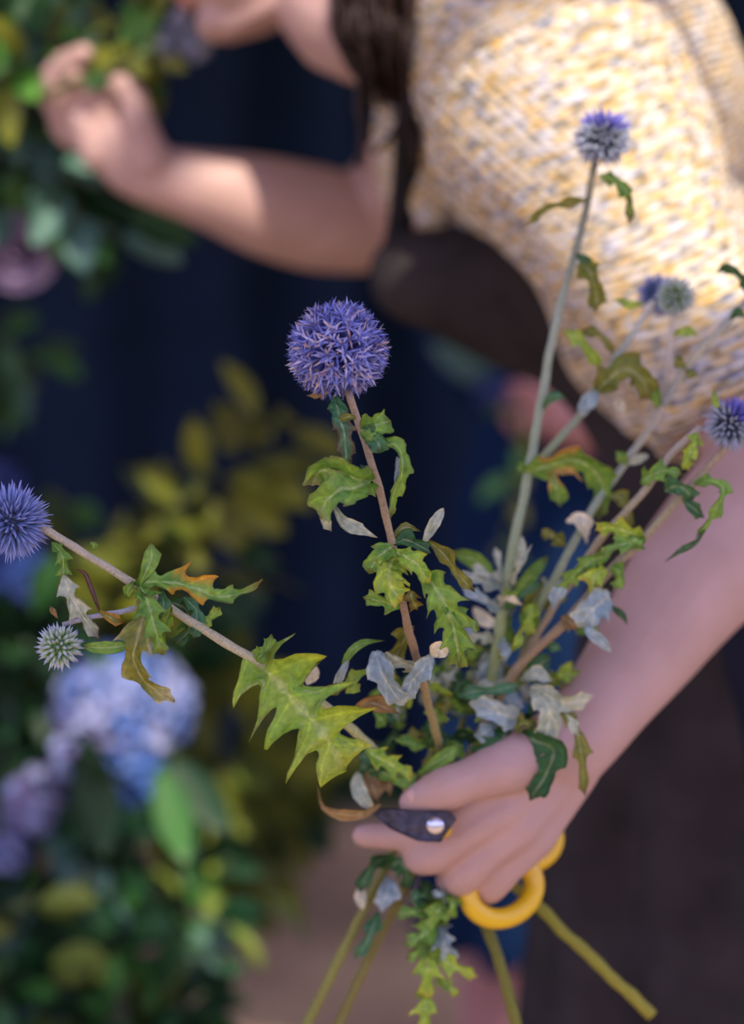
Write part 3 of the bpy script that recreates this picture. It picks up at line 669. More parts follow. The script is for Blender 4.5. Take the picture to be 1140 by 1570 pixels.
leaf(TE, [(795, 1128, 1.36), (820, 1135, 1.35), (848, 1150, 1.345), (838, 1185, 1.345), (812, 1228, 1.348)], 60, 'dark', 3, roll=-20, seed=164, sinus=.5)
leaf(TE, [(780, 1120, 1.362), (762, 1140, 1.352), (742, 1150, 1.352), (725, 1160, 1.355)], 52, 'dark', 3, seed=165)
leaf(TE, [(800, 1105, 1.36), (775, 1098, 1.35), (750, 1085, 1.348), (718, 1078, 1.35)], 50, 'blue', 2, roll=10, seed=166, sinus=.6)
leaf(TE, [(700, 1068, 1.36), (730, 1060, 1.35), (765, 1058, 1.35), (800, 1046, 1.355)], 30, 'teal', 2, roll=20, seed=167)
leaf(TE, [(760, 1110, 1.362), (745, 1122, 1.355), (725, 1128, 1.355)], 36, 'blue', 1, seed=168)

# --- F: short leafy stem low in the bunch; its cut end hangs under the fist
TF = thistle('leafy stem without a globe, its cut end hanging leftmost under the fist', (600, 1310, 1.40))
stem(TF, [(690, 1010, 1.38), (672, 1120, 1.40), (640, 1220, 1.415), (600, 1310, 1.42), (555, 1400, 1.40), (520, 1470, 1.39), (455, 1600, 1.38)], .0020, .0034, [(130, 140, 90), (120, 130, 70), (140, 138, 70), (128, 128, 62)])
for i in range(34):
    r = random.Random(300 + i); cx = r.uniform(545, 800); cy = r.uniform(1040, 1165) - max(0, 60 - abs(cx - 690)) * .0
    if cx > 760 and cy > 1120: cx -= 60
    if cx < 600 and cy < 1070: cx += 60
    a = r.uniform(0, 2 * pi); L = r.uniform(28, 46); dz = r.uniform(1.355, 1.395)
    leaf(TF, [(cx, cy, dz), (cx + L * .5 * cos(a), cy + L * .5 * sin(a), dz - .006), (cx + L * cos(a + .35), cy + L * sin(a + .35), dz)], r.uniform(24, 42),
         r.choice(['dark', 'dark', 'green', 'teal', 'green', 'olive', 'dark', 'bright']), 2, roll=r.uniform(-45, 45), seed=300 + i)
for i in range(46):
    r = random.Random(700 + i); t = r.random(); cx = 640 + 230 * t + r.uniform(-45, 45); cy = 1120 - 260 * t * r.random() - r.uniform(-10, 50)
    a = r.uniform(-2.6, -.2); L = r.uniform(30, 62); dz = r.uniform(1.385, 1.412)
    leaf(TC if i % 2 else TF, [(cx, cy, dz), (cx + L * .5 * cos(a), cy + L * .5 * sin(a), dz - .008), (cx + L * cos(a + .4), cy + L * sin(a + .4), dz)], r.uniform(22, 40),
         r.choice(['silver', 'green', 'olive', 'teal', 'blue', 'green', 'dark', 'bright', 'silver']), r.choice([0, 2, 3]), roll=r.uniform(-40, 40), seed=700 + i)
leaf(TF, [(640, 1187, 1.36), (662, 1172, 1.352), (685, 1158, 1.35), (708, 1140, 1.352)], 30, 'green', 1, seed=340)
leaf(TF, [(575, 1175, 1.37), (595, 1190, 1.36), (620, 1198, 1.358), (645, 1188, 1.36)], 34, 'green', 2, seed=341)
leaf(TF, [(583, 1232, 1.35), (560, 1248, 1.34), (525, 1248, 1.335), (496, 1238, 1.335), (487, 1206, 1.34)], 26, 'brown', 1, roll=30, seed=342, tip=(205, 195, 160))
leaf(TF, [(548, 1184, 1.36), (548, 1205, 1.352), (556, 1224, 1.35), (572, 1240, 1.352)], 24, 'silver', 0, seed=343)
leaf(TF, [(590, 1175, 1.37), (596, 1200, 1.36), (598, 1225, 1.36)], 24, 'brown', 1, seed=344)
leaf(TF, [(565, 1180, 1.37), (570, 1205, 1.365), (580, 1230, 1.362)], 40, 'brown', 1, seed=345)
leaf(TF, [(598, 1310, 1.41), (575, 1325, 1.40), (560, 1345, 1.395), (552, 1372, 1.395)], 34, 'dark', 2, seed=346)
leaf(TF, [(596, 1330, 1.405), (612, 1322, 1.395), (624, 1338, 1.392), (620, 1362, 1.395)], 44, 'dark', 3, seed=347)
leaf(TF, [(595, 1345, 1.40), (592, 1370, 1.388), (585, 1400, 1.385)], 44, 'blue', 1, seed=348)
leaf(TF, [(556, 1358, 1.40), (552, 1375, 1.392), (556, 1395, 1.39)], 18, 'white', 0, seed=349)
leaf(TF, [(580, 1398, 1.395), (570, 1425, 1.385), (558, 1450, 1.385), (542, 1470, 1.388)], 30, 'teal', 2, seed=350)

# --- G: second leafy stem with leaves under the fist
TG = thistle('leafy stem with bright green jagged leaves hanging straight below the fist', (660, 1340, 1.40))
stem(TG, [(720, 1030, 1.385), (705, 1120, 1.40), (670, 1240, 1.42), (640, 1320, 1.425), (590, 1420, 1.41), (555, 1490, 1.40), (505, 1600, 1.39)], .0020, .0032, [(130, 140, 90), (120, 130, 70), (140, 130, 70), (125, 118, 60)])
for i, (a, b, c_, wd, kd) in enumerate([((678, 1362), (672, 1395), (640, 1430), 56, 'green'), ((672, 1385), (640, 1398), (606, 1402), 40, 'green'), ((690, 1358), (694, 1385), (688, 1412), 34, 'green'),
        ((668, 1400), (655, 1430), (618, 1448), 48, 'green'), ((672, 1420), (680, 1445), (694, 1472), 50, 'blue'), ((690, 1362), (676, 1372), (660, 1366), 26, 'blue'),
        ((652, 1440), (655, 1485), (650, 1530), 58, 'bright'), ((655, 1510), (652, 1545), (648, 1590), 44, 'bright'), ((660, 1462), (690, 1478), (732, 1498), 40, 'bright'),
        ((650, 1370), (636, 1380), (640, 1360), 24, 'teal'), ((660, 1440), (640, 1462), (622, 1470), 30, 'green'), ((655, 1350), (650, 1372), (628, 1372), 30, 'dark'), ((668, 1500), (690, 1515), (700, 1528), 24, 'bright')]):
    leaf(TG, [(*a, 1.395), (*b, 1.378), (*c_, 1.382)], wd, kd, 3, roll=random.Random(i).uniform(-30, 30), seed=360 + i)

# ------------------------------------------------------------------ person: the florist bending over
florist = empty('person', (.42, 1.72, 0), 'person in yellow and white tweed knit top bending left, gripping the thistle stems', 'person')
body = MB(); VD = FWD
def V3(x, y, d): return P(x, y, d)
# torso, hips, legs
HIP = P(1240, 860, 1.76); hx, hy = HIP.x, HIP.y
tube(body, [P(760, 90, 1.80), P(830, 190, 1.79), P(930, 350, 1.78), P(1060, 560, 1.77), P(1240, 860, 1.76)], [.055, .075, .085, .085, .11], 20, flat=None, n=16, cap='round')
tube(body, [P(780, 105, 1.68), P(755, 105, 1.93)], [.055, .05], 16, cap='round')            # shoulders
for s in (-1, 1):
    tube(body, [HIP + Vector((0, s * .07, -.02)), Vector((hx - .02, hy + s * .085, .50)), Vector((hx + .02, hy + s * .09, .09))], [.088, .058, .038], 16, n=12, cap='round')
    tube(body, [Vector((hx + .03, hy + s * .09, .045)), Vector((hx - .13, hy + s * .11, .03))], [.036, .026], 12, cap='round')
# neck + head
chin = P(336, 64, 1.86)
Fh = (RT * -.93 - UP * .30 + FWD * -.12).normalized(); Sh = Fh.cross((UP + RT * -.28).normalized()).normalized(); Uh = Sh.cross(Fh).normalized()
def H(f, s, u): return chin + Fh * (f - .055) + Sh * s + Uh * u
blob(body, H(-.035, 0, .145), (.098, .078, .095), (Fh, Sh, Uh), 24, 16)
blob(body, H(.012, 0, .068), (.062, .058, .070), (Fh, Sh, Uh), 24, 16)
blob(body, H(.050, 0, .016), (.020, .024, .017), (Fh, Sh, Uh))
tube(body, [H(-.045, .045, .040), H(.0, .032, .016), H(.045, .010, .010)], [.016, .013, .012], 12, n=8, cap='round')
tube(body, [H(-.045, -.045, .040), H(.0, -.032, .016), H(.045, -.010, .010)], [.016, .013, .012], 12, n=8, cap='round')
tube(body, [H(.066, 0, .115), H(.082, 0, .090), H(.094, 0, .072)], [.007, .009, .012], 12, cap='round')
for s in (-1, 1): blob(body, H(.078, s * .010, .067), .008); blob(body, H(-.035, s * .078, .09), (.018, .008, .03), (Fh, Sh, Uh))
tube(body, [H(-.055, 0, .07), P(520, 10, 1.84), P(600, 40, 1.82), P(720, 90, 1.80)], [.052, .050, .053, .07], 18, n=12, cap='round')
# near arm (left) down to the fist
SH1, EL1, WR1 = P(850, 150, 1.64), P(1195, 715, 1.515), P(858, 1158, 1.392)
tube(body, [SH1, P(1010, 420, 1.575), EL1], [.052, .045, .041], 18, n=10, cap='round')
tube(body, [EL1, P(1120, 815, 1.480), P(1050, 905, 1.455), P(985, 1000, 1.430), P(905, 1105, 1.402), WR1], [.041, .046, .044, .036, .0285, .0265], 20, n=18, flat=(FWD, .88), cap='round')
# palm: back of the hand towards the lens
MCP = [P(742, 1220, 1.371), P(772, 1243, 1.370), P(799, 1266, 1.375), P(822, 1287, 1.384)]
W0 = [P(848, 1128, 1.385), P(858, 1148, 1.387), P(868, 1166, 1.391), P(876, 1180, 1.395)]
for a, b, r in zip(W0, MCP, (.0150, .0145, .0140, .0125)):
    tube(body, [a, a.lerp(b, .5) + FWD * .002, b], [.0175, r + .002, r * .90], 14, n=9, cap='round')
# index straightened left behind the blades
tube(body, [MCP[0], P(705, 1250, 1.370), P(668, 1275, 1.374), P(612, 1281, 1.390), P(558, 1281, 1.397)], [.0134, .0104, .0114, .0092, .0078], 14, n=16, cap='round')
# middle, ring and little finger: knuckle ridge towards the lens, tips curled back behind the stems
tube(body, [MCP[1], P(714, 1279, 1.368), P(662, 1312, 1.376), P(640, 1312, 1.398), P(658, 1296, 1.424)], [.0134, .0102, .0118, .0098, .0085], 14, n=18, cap='round')
tube(body, [MCP[2], P(752, 1308, 1.374), P(708, 1346, 1.383), P(690, 1346, 1.405), P(706, 1326, 1.430)], [.0128, .0098, .0113, .0094, .0082], 14, n=18, cap='round')
tube(body, [MCP[3], P(786, 1328, 1.384), P(750, 1362, 1.393), P(734, 1362, 1.413), P(748, 1342, 1.434)], [.0116, .0086, .0100, .0084, .0075], 14, n=18, cap='round')
# thumb lies over the stems, pointing left
tube(body, [P(830, 1148, 1.376), P(782, 1172, 1.358), P(745, 1186, 1.350), P(708, 1200, 1.347), P(672, 1214, 1.349), P(634, 1230, 1.354)], [.0195, .0182, .0158, .0128, .0136, .0094], 16, n=14, cap='round')
# far arm (right) raised towards the arrangement
SH2, EL2, WR2 = P(715, 120, 1.94), P(556, 345, 2.03), P(240, 272, 1.95)
tube(body, [SH2, P(650, 240, 2.0), EL2], [.05, .045, .042], 16, n=8, cap='round')
tube(body, [EL2, P(520, 342, 2.02), P(440, 325, 2.00), P(340, 296, 1.97), WR2], [.043, .047, .044, .034, .0265], 18, n=14, cap='round')
tube(body, [WR2, P(205, 245, 1.945), P(178, 205, 1.94), P(160, 178, 1.94)], [.027, .031, .030, .021], 16, n=8, flat=(FWD, .62), cap='round')
tube(body, [P(150, 235, 1.94), P(138, 190, 1.94)], [.016, .018], 12, cap='round')
tube(body, [P(228, 245, 1.932), P(212, 185, 1.918), P(197, 138, 1.915), P(182, 128, 1.912)], [.019, .0150, .0128, .0105], 12, n=10, cap='round')       # thumb
tube(body, [P(165, 180, 1.935), P(132, 138, 1.925), P(105, 100, 1.92), P(128, 82, 1.91)], [.013, .0115, .0105, .009], 12, n=10, cap='round')
tube(body, [P(150, 186, 1.945), P(112, 158, 1.94), P(80, 122, 1.935), P(100, 92, 1.925)], [.013, .0115, .0105, .009], 12, n=10, cap='round')
tube(body, [P(140, 196, 1.955), P(104, 182, 1.955), P(78, 150, 1.95), P(96, 122, 1.94)], [.012, .011, .010, .0085], 12, n=10, cap='round')
tube(body, [P(138, 214, 1.96), P(108, 212, 1.965), P(88, 186, 1.965), P(98, 160, 1.96)], [.0105, .0095, .0088, .008], 12, n=10, cap='round')
put('body', remesh(body, .0025, 4), M_SKIN, florist)

def small(name, fn, m, parent, label=None):
    mb = MB(); fn(mb); o = put(name, mb.mesh(name), m, parent)
    if label: o['label'] = label
    return o
small('thumbnail', lambda mb: blob(mb, P(640, 1226, 1.3455), (.0075, .002, .0055), (RT * .9 - UP * .4, FWD, UP)), M_NAIL, florist)
for s in (-1, 1):
    e_ = small('eye', lambda mb: blob(mb, H(.052, s * .031, .112), .0125), M_EYE, florist)
    small('iris', lambda mb: blob(mb, H(.0605, s * .0315, .111), (.005, .0055, .0055), (Fh, Sh, Uh)), M_IRIS, e_)
    small('eyebrow', lambda mb: tube(mb, [H(.060, s * .018, .130), H(.058, s * .035, .135), H(.044, s * .052, .128)], [.003, .0034, .002], 8, n=8), M_HAIR, florist)
def lips(mb):
    tube(mb, [H(.062, -.022, .044), H(.074, 0, .048), H(.062, .022, .044)], [.003, .0065, .003], 10, n=10, cap='round')
    tube(mb, [H(.060, -.020, .040), H(.071, 0, .038), H(.060, .020, .040)], [.003, .0075, .003], 10, n=10, cap='round')
small('lips', lips, M_LIP, florist)

def hair(mb):
    r = random.Random(5)
    blob(mb, H(-.052, 0, .160), (.100, .086, .096), (Fh, Sh, Uh), 24, 16)
    cen = H(-.085, 0, .10)
    for i in range(150):       # locks swept back over the near shoulder and hanging beside the collar
        s = r.uniform(-.9, .9); st = H(-.06 - r.random() * .06, s * .08, .19 - abs(s) * .05 + r.uniform(-.05, .04))
        q = r.random()
        ex = 560 + 78 * q + r.gauss(0, 8); ey = 118 + r.uniform(-35, 45) + 25 * q; dd = 1.70 + .12 * r.random()
        tube(mb, [st, H(-.13, s * .085 - .01, .08) + Vector((r.gauss(0, .008), r.gauss(0, .008), r.gauss(0, .012))), P(535 + 95 * q + r.gauss(0, 7), 25 + r.gauss(0, 12), dd - .02), P(ex, ey, dd)], [.004, .0065, .005, .0008], 5, n=12)
    for i in range(110):
        u = r.random(); dd = 1.69 + .10 * r.random(); k = r.gauss(0, 6)
        tube(mb, [H(-.11, r.uniform(-.05, .08), .12 + .06 * r.random()), P(528 + 100 * u + k, -60, dd), P(534 + 96 * u + k, 40 + r.gauss(0, 10), dd), P(560 + 76 * u + k, 95 + 30 * u + r.uniform(-25, 45), dd + .02)], [.004, .0066, .0062, .001], 5, n=12)
    for (x0, y0, pts) in [(0, 0, [(600, 60), (635, 130), (618, 190), (575, 235)]), (0, 0, [(630, 80), (622, 170), (640, 250)]), (0, 0, [(560, 60), (548, 150), (556, 200), (548, 255)]), (0, 0, [(520, 0), (526, 70), (560, 130), (600, 150)]), (0, 0, [(512, -20), (518, 50), (545, 110), (580, 128)])]:
        for k in range(7):
            tube(mb, [P(x + r.gauss(0, 4), y + r.gauss(0, 4), 1.70 + k * .004) for x, y in pts], [.0022, .0018, .0012, .0006][:len(pts)], 4, n=12)
small('hair', hair, M_HAIR, florist)

# knit top: trunk, short sleeves
kt = MB()
tube(kt, [P(790, 80, 1.80), P(810, 160, 1.79), P(930, 330, 1.78), P(1080, 560, 1.77), P(1190, 740, 1.765)], [.072, .095, .104, .100, .11], 28, n=20, cap='round')
tube(kt, [P(848, 70, 1.70), P(900, 130, 1.78), P(965, 200, 1.86)], [.105, .12, .11], 28, n=10, cap='round')
tube(kt, [P(790, 110, 1.70), P(760, 110, 1.93)], [.080, .070], 22, cap='round')
tube(kt, [P(848, 140, 1.655), P(912, 260, 1.625), P(1000, 420, 1.585), P(1092, 555, 1.548), P(1132, 650, 1.53)], [.104, .094, .072, .060, .060], 30, n=18, cap=True)
tube(kt, [P(740, 110, 1.93), P(690, 200, 1.97), P(645, 290, 2.01)], [.070, .058, .050], 22, n=10, cap=True)
# collar and loose front edge of the top
tube(kt, [P(588, 140, 1.86), P(614, 190, 1.87), P(640, 270, 1.88)], [.012, .026, .030], 14, n=8, cap='round', flat=(FWD, .5))
tube(kt, [P(640, 200, 1.80), P(652, 290, 1.80), P(668, 352, 1.80)], [.04, .026, .008], 14, n=8, cap='round', flat=(FWD, .6))
tube(kt, [P(622, 230, 1.86), P(616, 300, 1.88), P(610, 350, 1.90)], [.02, .018, .008], 14, n=8, cap='round', flat=(FWD, .6))
me = remesh(kt, .0045, 7)
# soft folds and puffing of the cloth
displace(me, lambda c_: noise.noise(c_ * 9) * .006 + noise.noise(Vector((c_.x * 30, c_.y * 12, c_.z * 18))) * .0025)
knit = put('knit_top', me, M_KNIT, florist)
def seam(mb):
    tube(mb, [P(985, 80, 1.642), P(1040, 105, 1.645), P(1085, 140, 1.652), P(1125, 180, 1.66)], [.0018] * 4, 6, n=14)
small('apron_strap', lambda mb: (tube(mb, [P(628, 170, 1.745), P(624, 240, 1.775), P(616, 330, 1.80), P(604, 400, 1.81)], [.011, .011, .011, .011], 10, n=14, flat=(FWD, .25))), M_STRAP, florist)

ap = MB()   # apron: bib under the chest and long skirt
tube(ap, [P(640, 425, 1.79), P(760, 450, 1.785), P(885, 490, 1.78), P(1020, 610, 1.77), P(1130, 790, 1.765)], [.040, .056, .060, .072, .112], 24, n=14, cap='round')
tube(ap, [P(1150, 800, 1.765), Vector((hx - .05, hy, .80)), Vector((hx - .055, hy, .60)), Vector((hx - .06, hy, .33))], [.120, .148, .168, .19], 36, n=26, cap=True)
me = remesh(ap, .006, 5)
def apron_folds(c_):
    a = atan2(c_.y - hy, c_.x - hx); f = max(0, min(1, (1.05 - c_.z) / .3))
    return f * (.010 * sin(a * 9 + 3 * c_.z) + .006 * sin(a * 17 + 5 * c_.z)) + .006 * noise.noise(c_ * 11)
displace(me, apron_folds)
put('apron', me, M_APRON, florist)
tr = MB()
for s in (-1, 1): tube(tr, [HIP + Vector((0, s * .07, -.02)), Vector((hx - .02, hy + s * .085, .50)), Vector((hx + .02, hy + s * .09, .12))], [.10, .075, .062], 18, n=10)
put('trousers', remesh(tr, .008, 3), M_TROUS, florist)
for s in (-1, 1): small('shoe', lambda mb: (tube(mb, [Vector((hx + .06, hy + s * .09, .045)), Vector((hx - .05, hy + s * .10, .042)), Vector((hx - .15, hy + s * .11, .032))], [.044, .046, .031], 16, n=10, cap='round')), M_SHOE, florist)

# ------------------------------------------------------------------ scissors in the fist
sc = empty('scissors', P(680, 1272, 1.36), 'floral scissors with yellow loop handles and short worn black blades, gripped in the fist', 'scissors')
def plate(mb, pts, d, th):
    a = [mb.add(P(x, y, d + (dd or 0))) for x, y, dd in pts]; b = [mb.add(P(x, y, d + (dd or 0)) + FWD * th) for x, y, dd in pts]
    n = len(pts); mb.f.append(tuple(a[::-1])); mb.f.append(tuple(b))
    for i in range(n): mb.f.append((a[i], a[(i + 1) % n], b[(i + 1) % n], b[i]))
def blade(mb, pts, d, th): plate(mb, pts, d, th)
def mkblade(pts, d, th):
    mb = MB(); plate(mb, pts, d, th); me = mb.mesh('blade', False)
    b = bmesh.new(); b.from_mesh(me); bmesh.ops.bevel(b, geom=b.edges[:], offset=.0006, segments=2, affect='EDGES'); b.to_mesh(me); b.free(); return me
put('blade', mkblade([(562, 1244, .012), (600, 1240, .006), (645, 1244, 0), (690, 1244, -.002), (700, 1256, -.002), (680, 1284, 0), (655, 1292, 0), (615, 1276, .004), (585, 1260, .008)], 1.340, .0030), M_BLK, sc)
put('blade', mkblade([(568, 1248, .012), (605, 1252, .006), (650, 1262, 0), (688, 1270, 0), (676, 1292, 0), (640, 1290, .002), (600, 1272, .006)], 1.3445, .0028), M_BLK, sc)
small('pivot_screw', lambda mb: (tube(mb, [P(667, 1266, 1.3365), P(667, 1266, 1.345)], [.0052, .0058], 16), blob(mb, P(667, 1266, 1.337), (.0046, .0018, .0046), (RT, FWD, UP))), M_CHR, sc)
def ring(mb, cx, cy, ax, ay, d, r, tilt=.06, rot=-.5):
    n, k = 40, 12; g = []
    for i in range(n):
        t = 2 * pi * i / n; x = ax * cos(t); y = ay * sin(t); X = cx + x * cos(rot) - y * sin(rot); Y = cy + x * sin(rot) + y * cos(rot)
        c0 = P(X, Y, d + tilt * cos(t) * .2); t2 = t + .02; x = ax * cos(t2); y = ay * sin(t2)
        c1 = P(cx + x * cos(rot) - y * sin(rot), cy + x * sin(rot) + y * cos(rot), d + tilt * cos(t2) * .2)
        T = (c1 - c0).normalized(); A = T.cross(FWD).normalized(); B = T.cross(A)
        g.append([mb.add(c0 + (A * cos(2 * pi * q / k) * r * 1.05 + B * sin(2 * pi * q / k) * r)) for q in range(k)])
    for i in range(n):
        a, b = g[i], g[(i + 1) % n]
        for q in range(k): mb.f.append((a[q], a[(q + 1) % k], b[(q + 1) % k], b[q]))
small('handle', lambda mb: (ring(mb, 768, 1362, 52, 45, 1.398, .0062), tube(mb, [P(722, 1350, 1.398), P(700, 1325, 1.40), P(680, 1290, 1.385), P(672, 1272, 1.348)], [.0055, .005, .0045, .004], 10, n=10, cap='round')), M_YEL, sc)
small('handle', lambda mb: (ring(mb, 812, 1292, 40, 32, 1.425, .0056), tube(mb, [P(776, 1290, 1.425), P(740, 1285, 1.42), P(690, 1275, 1.37), P(670, 1268, 1.348)], [.005, .005, .0045, .004], 10, n=10, cap='round')), M_YEL, sc)

# ------------------------------------------------------------------ second person behind
pr2 = empty('person', (.30, 2.62, 0), 'person in a navy dress standing half hidden behind the bending person, holding a green leaf', 'person')
b2 = MB(); X2, Y2 = .235, 2.64
tube(b2, [(X2, Y2, .86), (X2 + .02, Y2, 1.05), (X2 + .05, Y2, 1.28), (X2 + .06, Y2, 1.36)], [.13, .11, .12, .07], 18, n=10, cap='round', flat=(FWD, .8))
tube(b2, [(X2 - .12, Y2, 1.33), (X2 + .24, Y2, 1.33)], [.05, .05], 14, cap='round')
for s in (-1, 1):
    tube(b2, [(X2 + s * .055, Y2, .84), (X2 + s * .08, Y2, .48), (X2 + s * .085, Y2 + .02, .09)], [.072, .056, .036], 16, n=12, cap='round')
    tube(b2, [(X2 + s * .085, Y2 + .03, .045), (X2 + s * .1, Y2 - .12, .03)], [.036, .027], 12, cap='round')
tube(b2, [(X2 + .06, Y2, 1.34), (X2 + .04, Y2 - .02, 1.46)], [.052, .05], 14, cap='round')
hc = Vector((X2 + .04, Y2 - .03, 1.56)); blob(b2, hc + Vector((0, .02, .02)), (.076, .095, .10)); blob(b2, hc + Vector((0, -.035, -.04)), (.058, .062, .066)); blob(b2, hc + Vector((0, -.085, -.095)), .02)
tube(b2, [hc + Vector((0, -.09, .02)), hc + Vector((0, -.112, -.025))], [.008, .012], 10, cap='round')
for s in (-1, 1): blob(b2, hc + Vector((s * .077, .01, -.01)), (.008, .018, .03))
tube(b2, [(X2 - .13, Y2, 1.32), (X2 - .12, Y2 + .10, 1.07), (X2 + .0, Y2 + .16, .97)], [.046, .04, .03], 14, n=10, cap='round')
w2 = P(925, 668, 2.55); e2 = P(1120, 640, 2.70)
tube(b2, [(X2 + .24, Y2, 1.31), e2, w2], [.046, .040, .027], 14, n=12, cap='round')
tube(b2, [w2, P(860, 640, 2.53), P(815, 622, 2.52)], [.028, .034, .028], 14, n=7, flat=(UP, .95), cap='round')
for k, (dx, dy, dd) in enumerate([(0, -10, 0), (-2, 4, .006), (2, 18, .012), (8, 30, .018)]):
    tube(b2, [P(822, 612 + k * 11, 2.52 + dd), P(790 + dx, 606 + k * 12, 2.50 + dd), P(778 + dx, 622 + k * 10, 2.49 + dd), P(796 + dx, 634 + k * 8, 2.485 + dd)], [.012, .0105, .0095, .008], 10, n=9, cap='round')
tube(b2, [P(850, 618, 2.51), P(815, 600, 2.49), P(785, 596, 2.48)], [.014, .012, .009], 10, n=8, cap='round')
put('body', remesh(b2, .0045, 4), M_SKIN2, pr2)
dr = MB()
tube(dr, [(X2 + .06, Y2, 1.37), (X2 + .05, Y2, 1.28), (X2 + .02, Y2, 1.05), (X2, Y2, .86), (X2 - .01, Y2, .60), (X2 - .01, Y2, .375)], [.09, .142, .128, .155, .165, .175], 36, n=30, flat=(FWD, .82))
tube(dr, [(X2 - .14, Y2, 1.33), (X2 + .26, Y2, 1.33)], [.062, .062], 16, cap='round')
tube(dr, [(X2 + .25, Y2, 1.32), e2, P(955, 668, 2.57)], [.062, .05, .036], 16, n=12)
tube(dr, [(X2 - .13, Y2, 1.33), (X2 - .12, Y2 + .10, 1.07), (X2 - .01, Y2 + .155, .975)], [.062, .054, .042], 16, n=10)
me = remesh(dr, .007, 4)
displace(me, lambda c_: max(0, min(1, (.95 - c_.z) / .4)) * .012 * sin(atan2(c_.y - Y2, c_.x - X2) * 11 + 2 * c_.z))
put('dress', me, M_NAVY, pr2)
def hair2(mb):
    blob(mb, hc + Vector((0, .04, .035)), (.088, .092, .10)); r = random.Random(3)
    for i in range(50):
        a = r.uniform(-.2, pi + .2); tube(mb, [hc + Vector((.07 * cos(a), .05 + .05 * sin(a), .06)), hc + Vector((.09 * cos(a), .04 + .07 * sin(a), -.03)), hc + Vector((.085 * cos(a), .05 + .07 * sin(a), -.16))], [.006, .008, .002], 5, n=7)
small('hair', hair2, M_HAIR, pr2)
for s in (-1, 1): small('eye', lambda mb: blob(mb, hc + Vector((s * .03, -.075, .0)), .012), M_EYE, pr2)
small('lips', lambda mb: tube(mb, [hc + Vector((-.02, -.088, -.06)), hc + Vector((0, -.098, -.06)), hc + Vector((.02, -.088, -.06))], [.003, .007, .003], 8, n=7), M_LIP, pr2)
for s in (-1, 1): small('shoe', lambda mb: tube(mb, [(X2 + s * .085, Y2 + .06, .045), (X2 + s * .09, Y2 - .04, .042), (X2 + s * .1, Y2 - .14, .032)], [.044, .046, .03], 14, n=8, cap='round'), M_SHOE, pr2)

# ------------------------------------------------------------------ background foliage and flowers (all real size, at their own depth)
def bleaf_mesh(name, L, W, c1, c2, lobed=0, fold=.2, droop=.25, rows=7):
    mb = MB(); us = [-1, -.5, 0, .5, 1]; c1, c2 = lin(c1), lin(c2); G = [[], []]
    for i in range(rows):
        t = i / (rows - 1); e_ = sin(pi * (t * .96 + .02)) ** .75
        if lobed: e_ *= 1 + lobed * (i % 2)
        for u in us:
            p = Vector((L * t, u * W * .5 * e_, fold * abs(u) * W * .5 * e_ - droop * L * t * t)); cc = mixc(c1, c2, .25 + .5 * t + (.4 if u == 0 else 0))
            G[0].append(mb.add(p + Vector((0, 0, .0003)), cc)); G[1].append(mb.add(p - Vector((0, 0, .0003)), mixc(cc, (.3, .33, .25), .25)))
    nu = len(us)
    for s in (0, 1):
        for i in range(rows - 1):
            for j in range(nu - 1):
                a = i * nu + j; q = (G[s][a], G[s][a + nu], G[s][a + nu + 1], G[s][a + 1]); mb.f.append(q if s == 0 else q[::-1])
    rim = [i * nu for i in range(rows)] + [(rows - 1) * nu + j for j in range(1, nu)] + [i * nu + nu - 1 for i in range(rows - 2, -1, -1)] + [j for j in range(nu - 2, 0, -1)]
    for a, b in zip(rim, rim[1:] + rim[:1]): mb.f.append((G[0][a], G[0][b], G[1][b], G[1][a]))
    me = mb.mesh(name); me.materials.append(M_BLEAF); return me
def bl(t, b, out):
    at = N(t, 'VertexColor', layer_name='Col'); oi = N(t, 'ObjectInfo')
    v = ramp(t, [(0, (.55, .6, .6)), (1, (1.35, 1.3, 1.15))], oi.outputs['Random']); c = mulc(t, at.outputs[0], v)
    t.links.new(c, b.inputs['Base Color']); b.inputs['Roughness'].default_value = .5
    tr_ = N(t, 'BsdfTranslucent'); t.links.new(c, tr_.inputs[0]); mx = N(t, 'MixShader'); mx.inputs[0].default_value = .25
    t.links.new(b.outputs[0], mx.inputs[1]); t.links.new(tr_.outputs[0], mx.inputs[2]); t.links.new(mx.outputs[0], out.inputs[0])
M_BLEAF = mat('background_leaf', bl)
BL = {'green': bleaf_mesh('bg_green', .055, .026, (38, 92, 36), (70, 130, 55)),
      'dark': bleaf_mesh('bg_dark', .06, .03, (18, 56, 30), (34, 82, 42)),
      'teal': bleaf_mesh('bg_teal', .045, .030, (58, 104, 96), (108, 150, 138)),
      'olive': bleaf_mesh('bg_olive', .065, .030, (98, 108, 26), (132, 140, 46)),
      'lime': bleaf_mesh('bg_lime', .05, .032, (110, 140, 40), (160, 175, 80)),
      'mid': bleaf_mesh('bg_mid', .055, .032, (60, 130, 50), (110, 170, 75))}
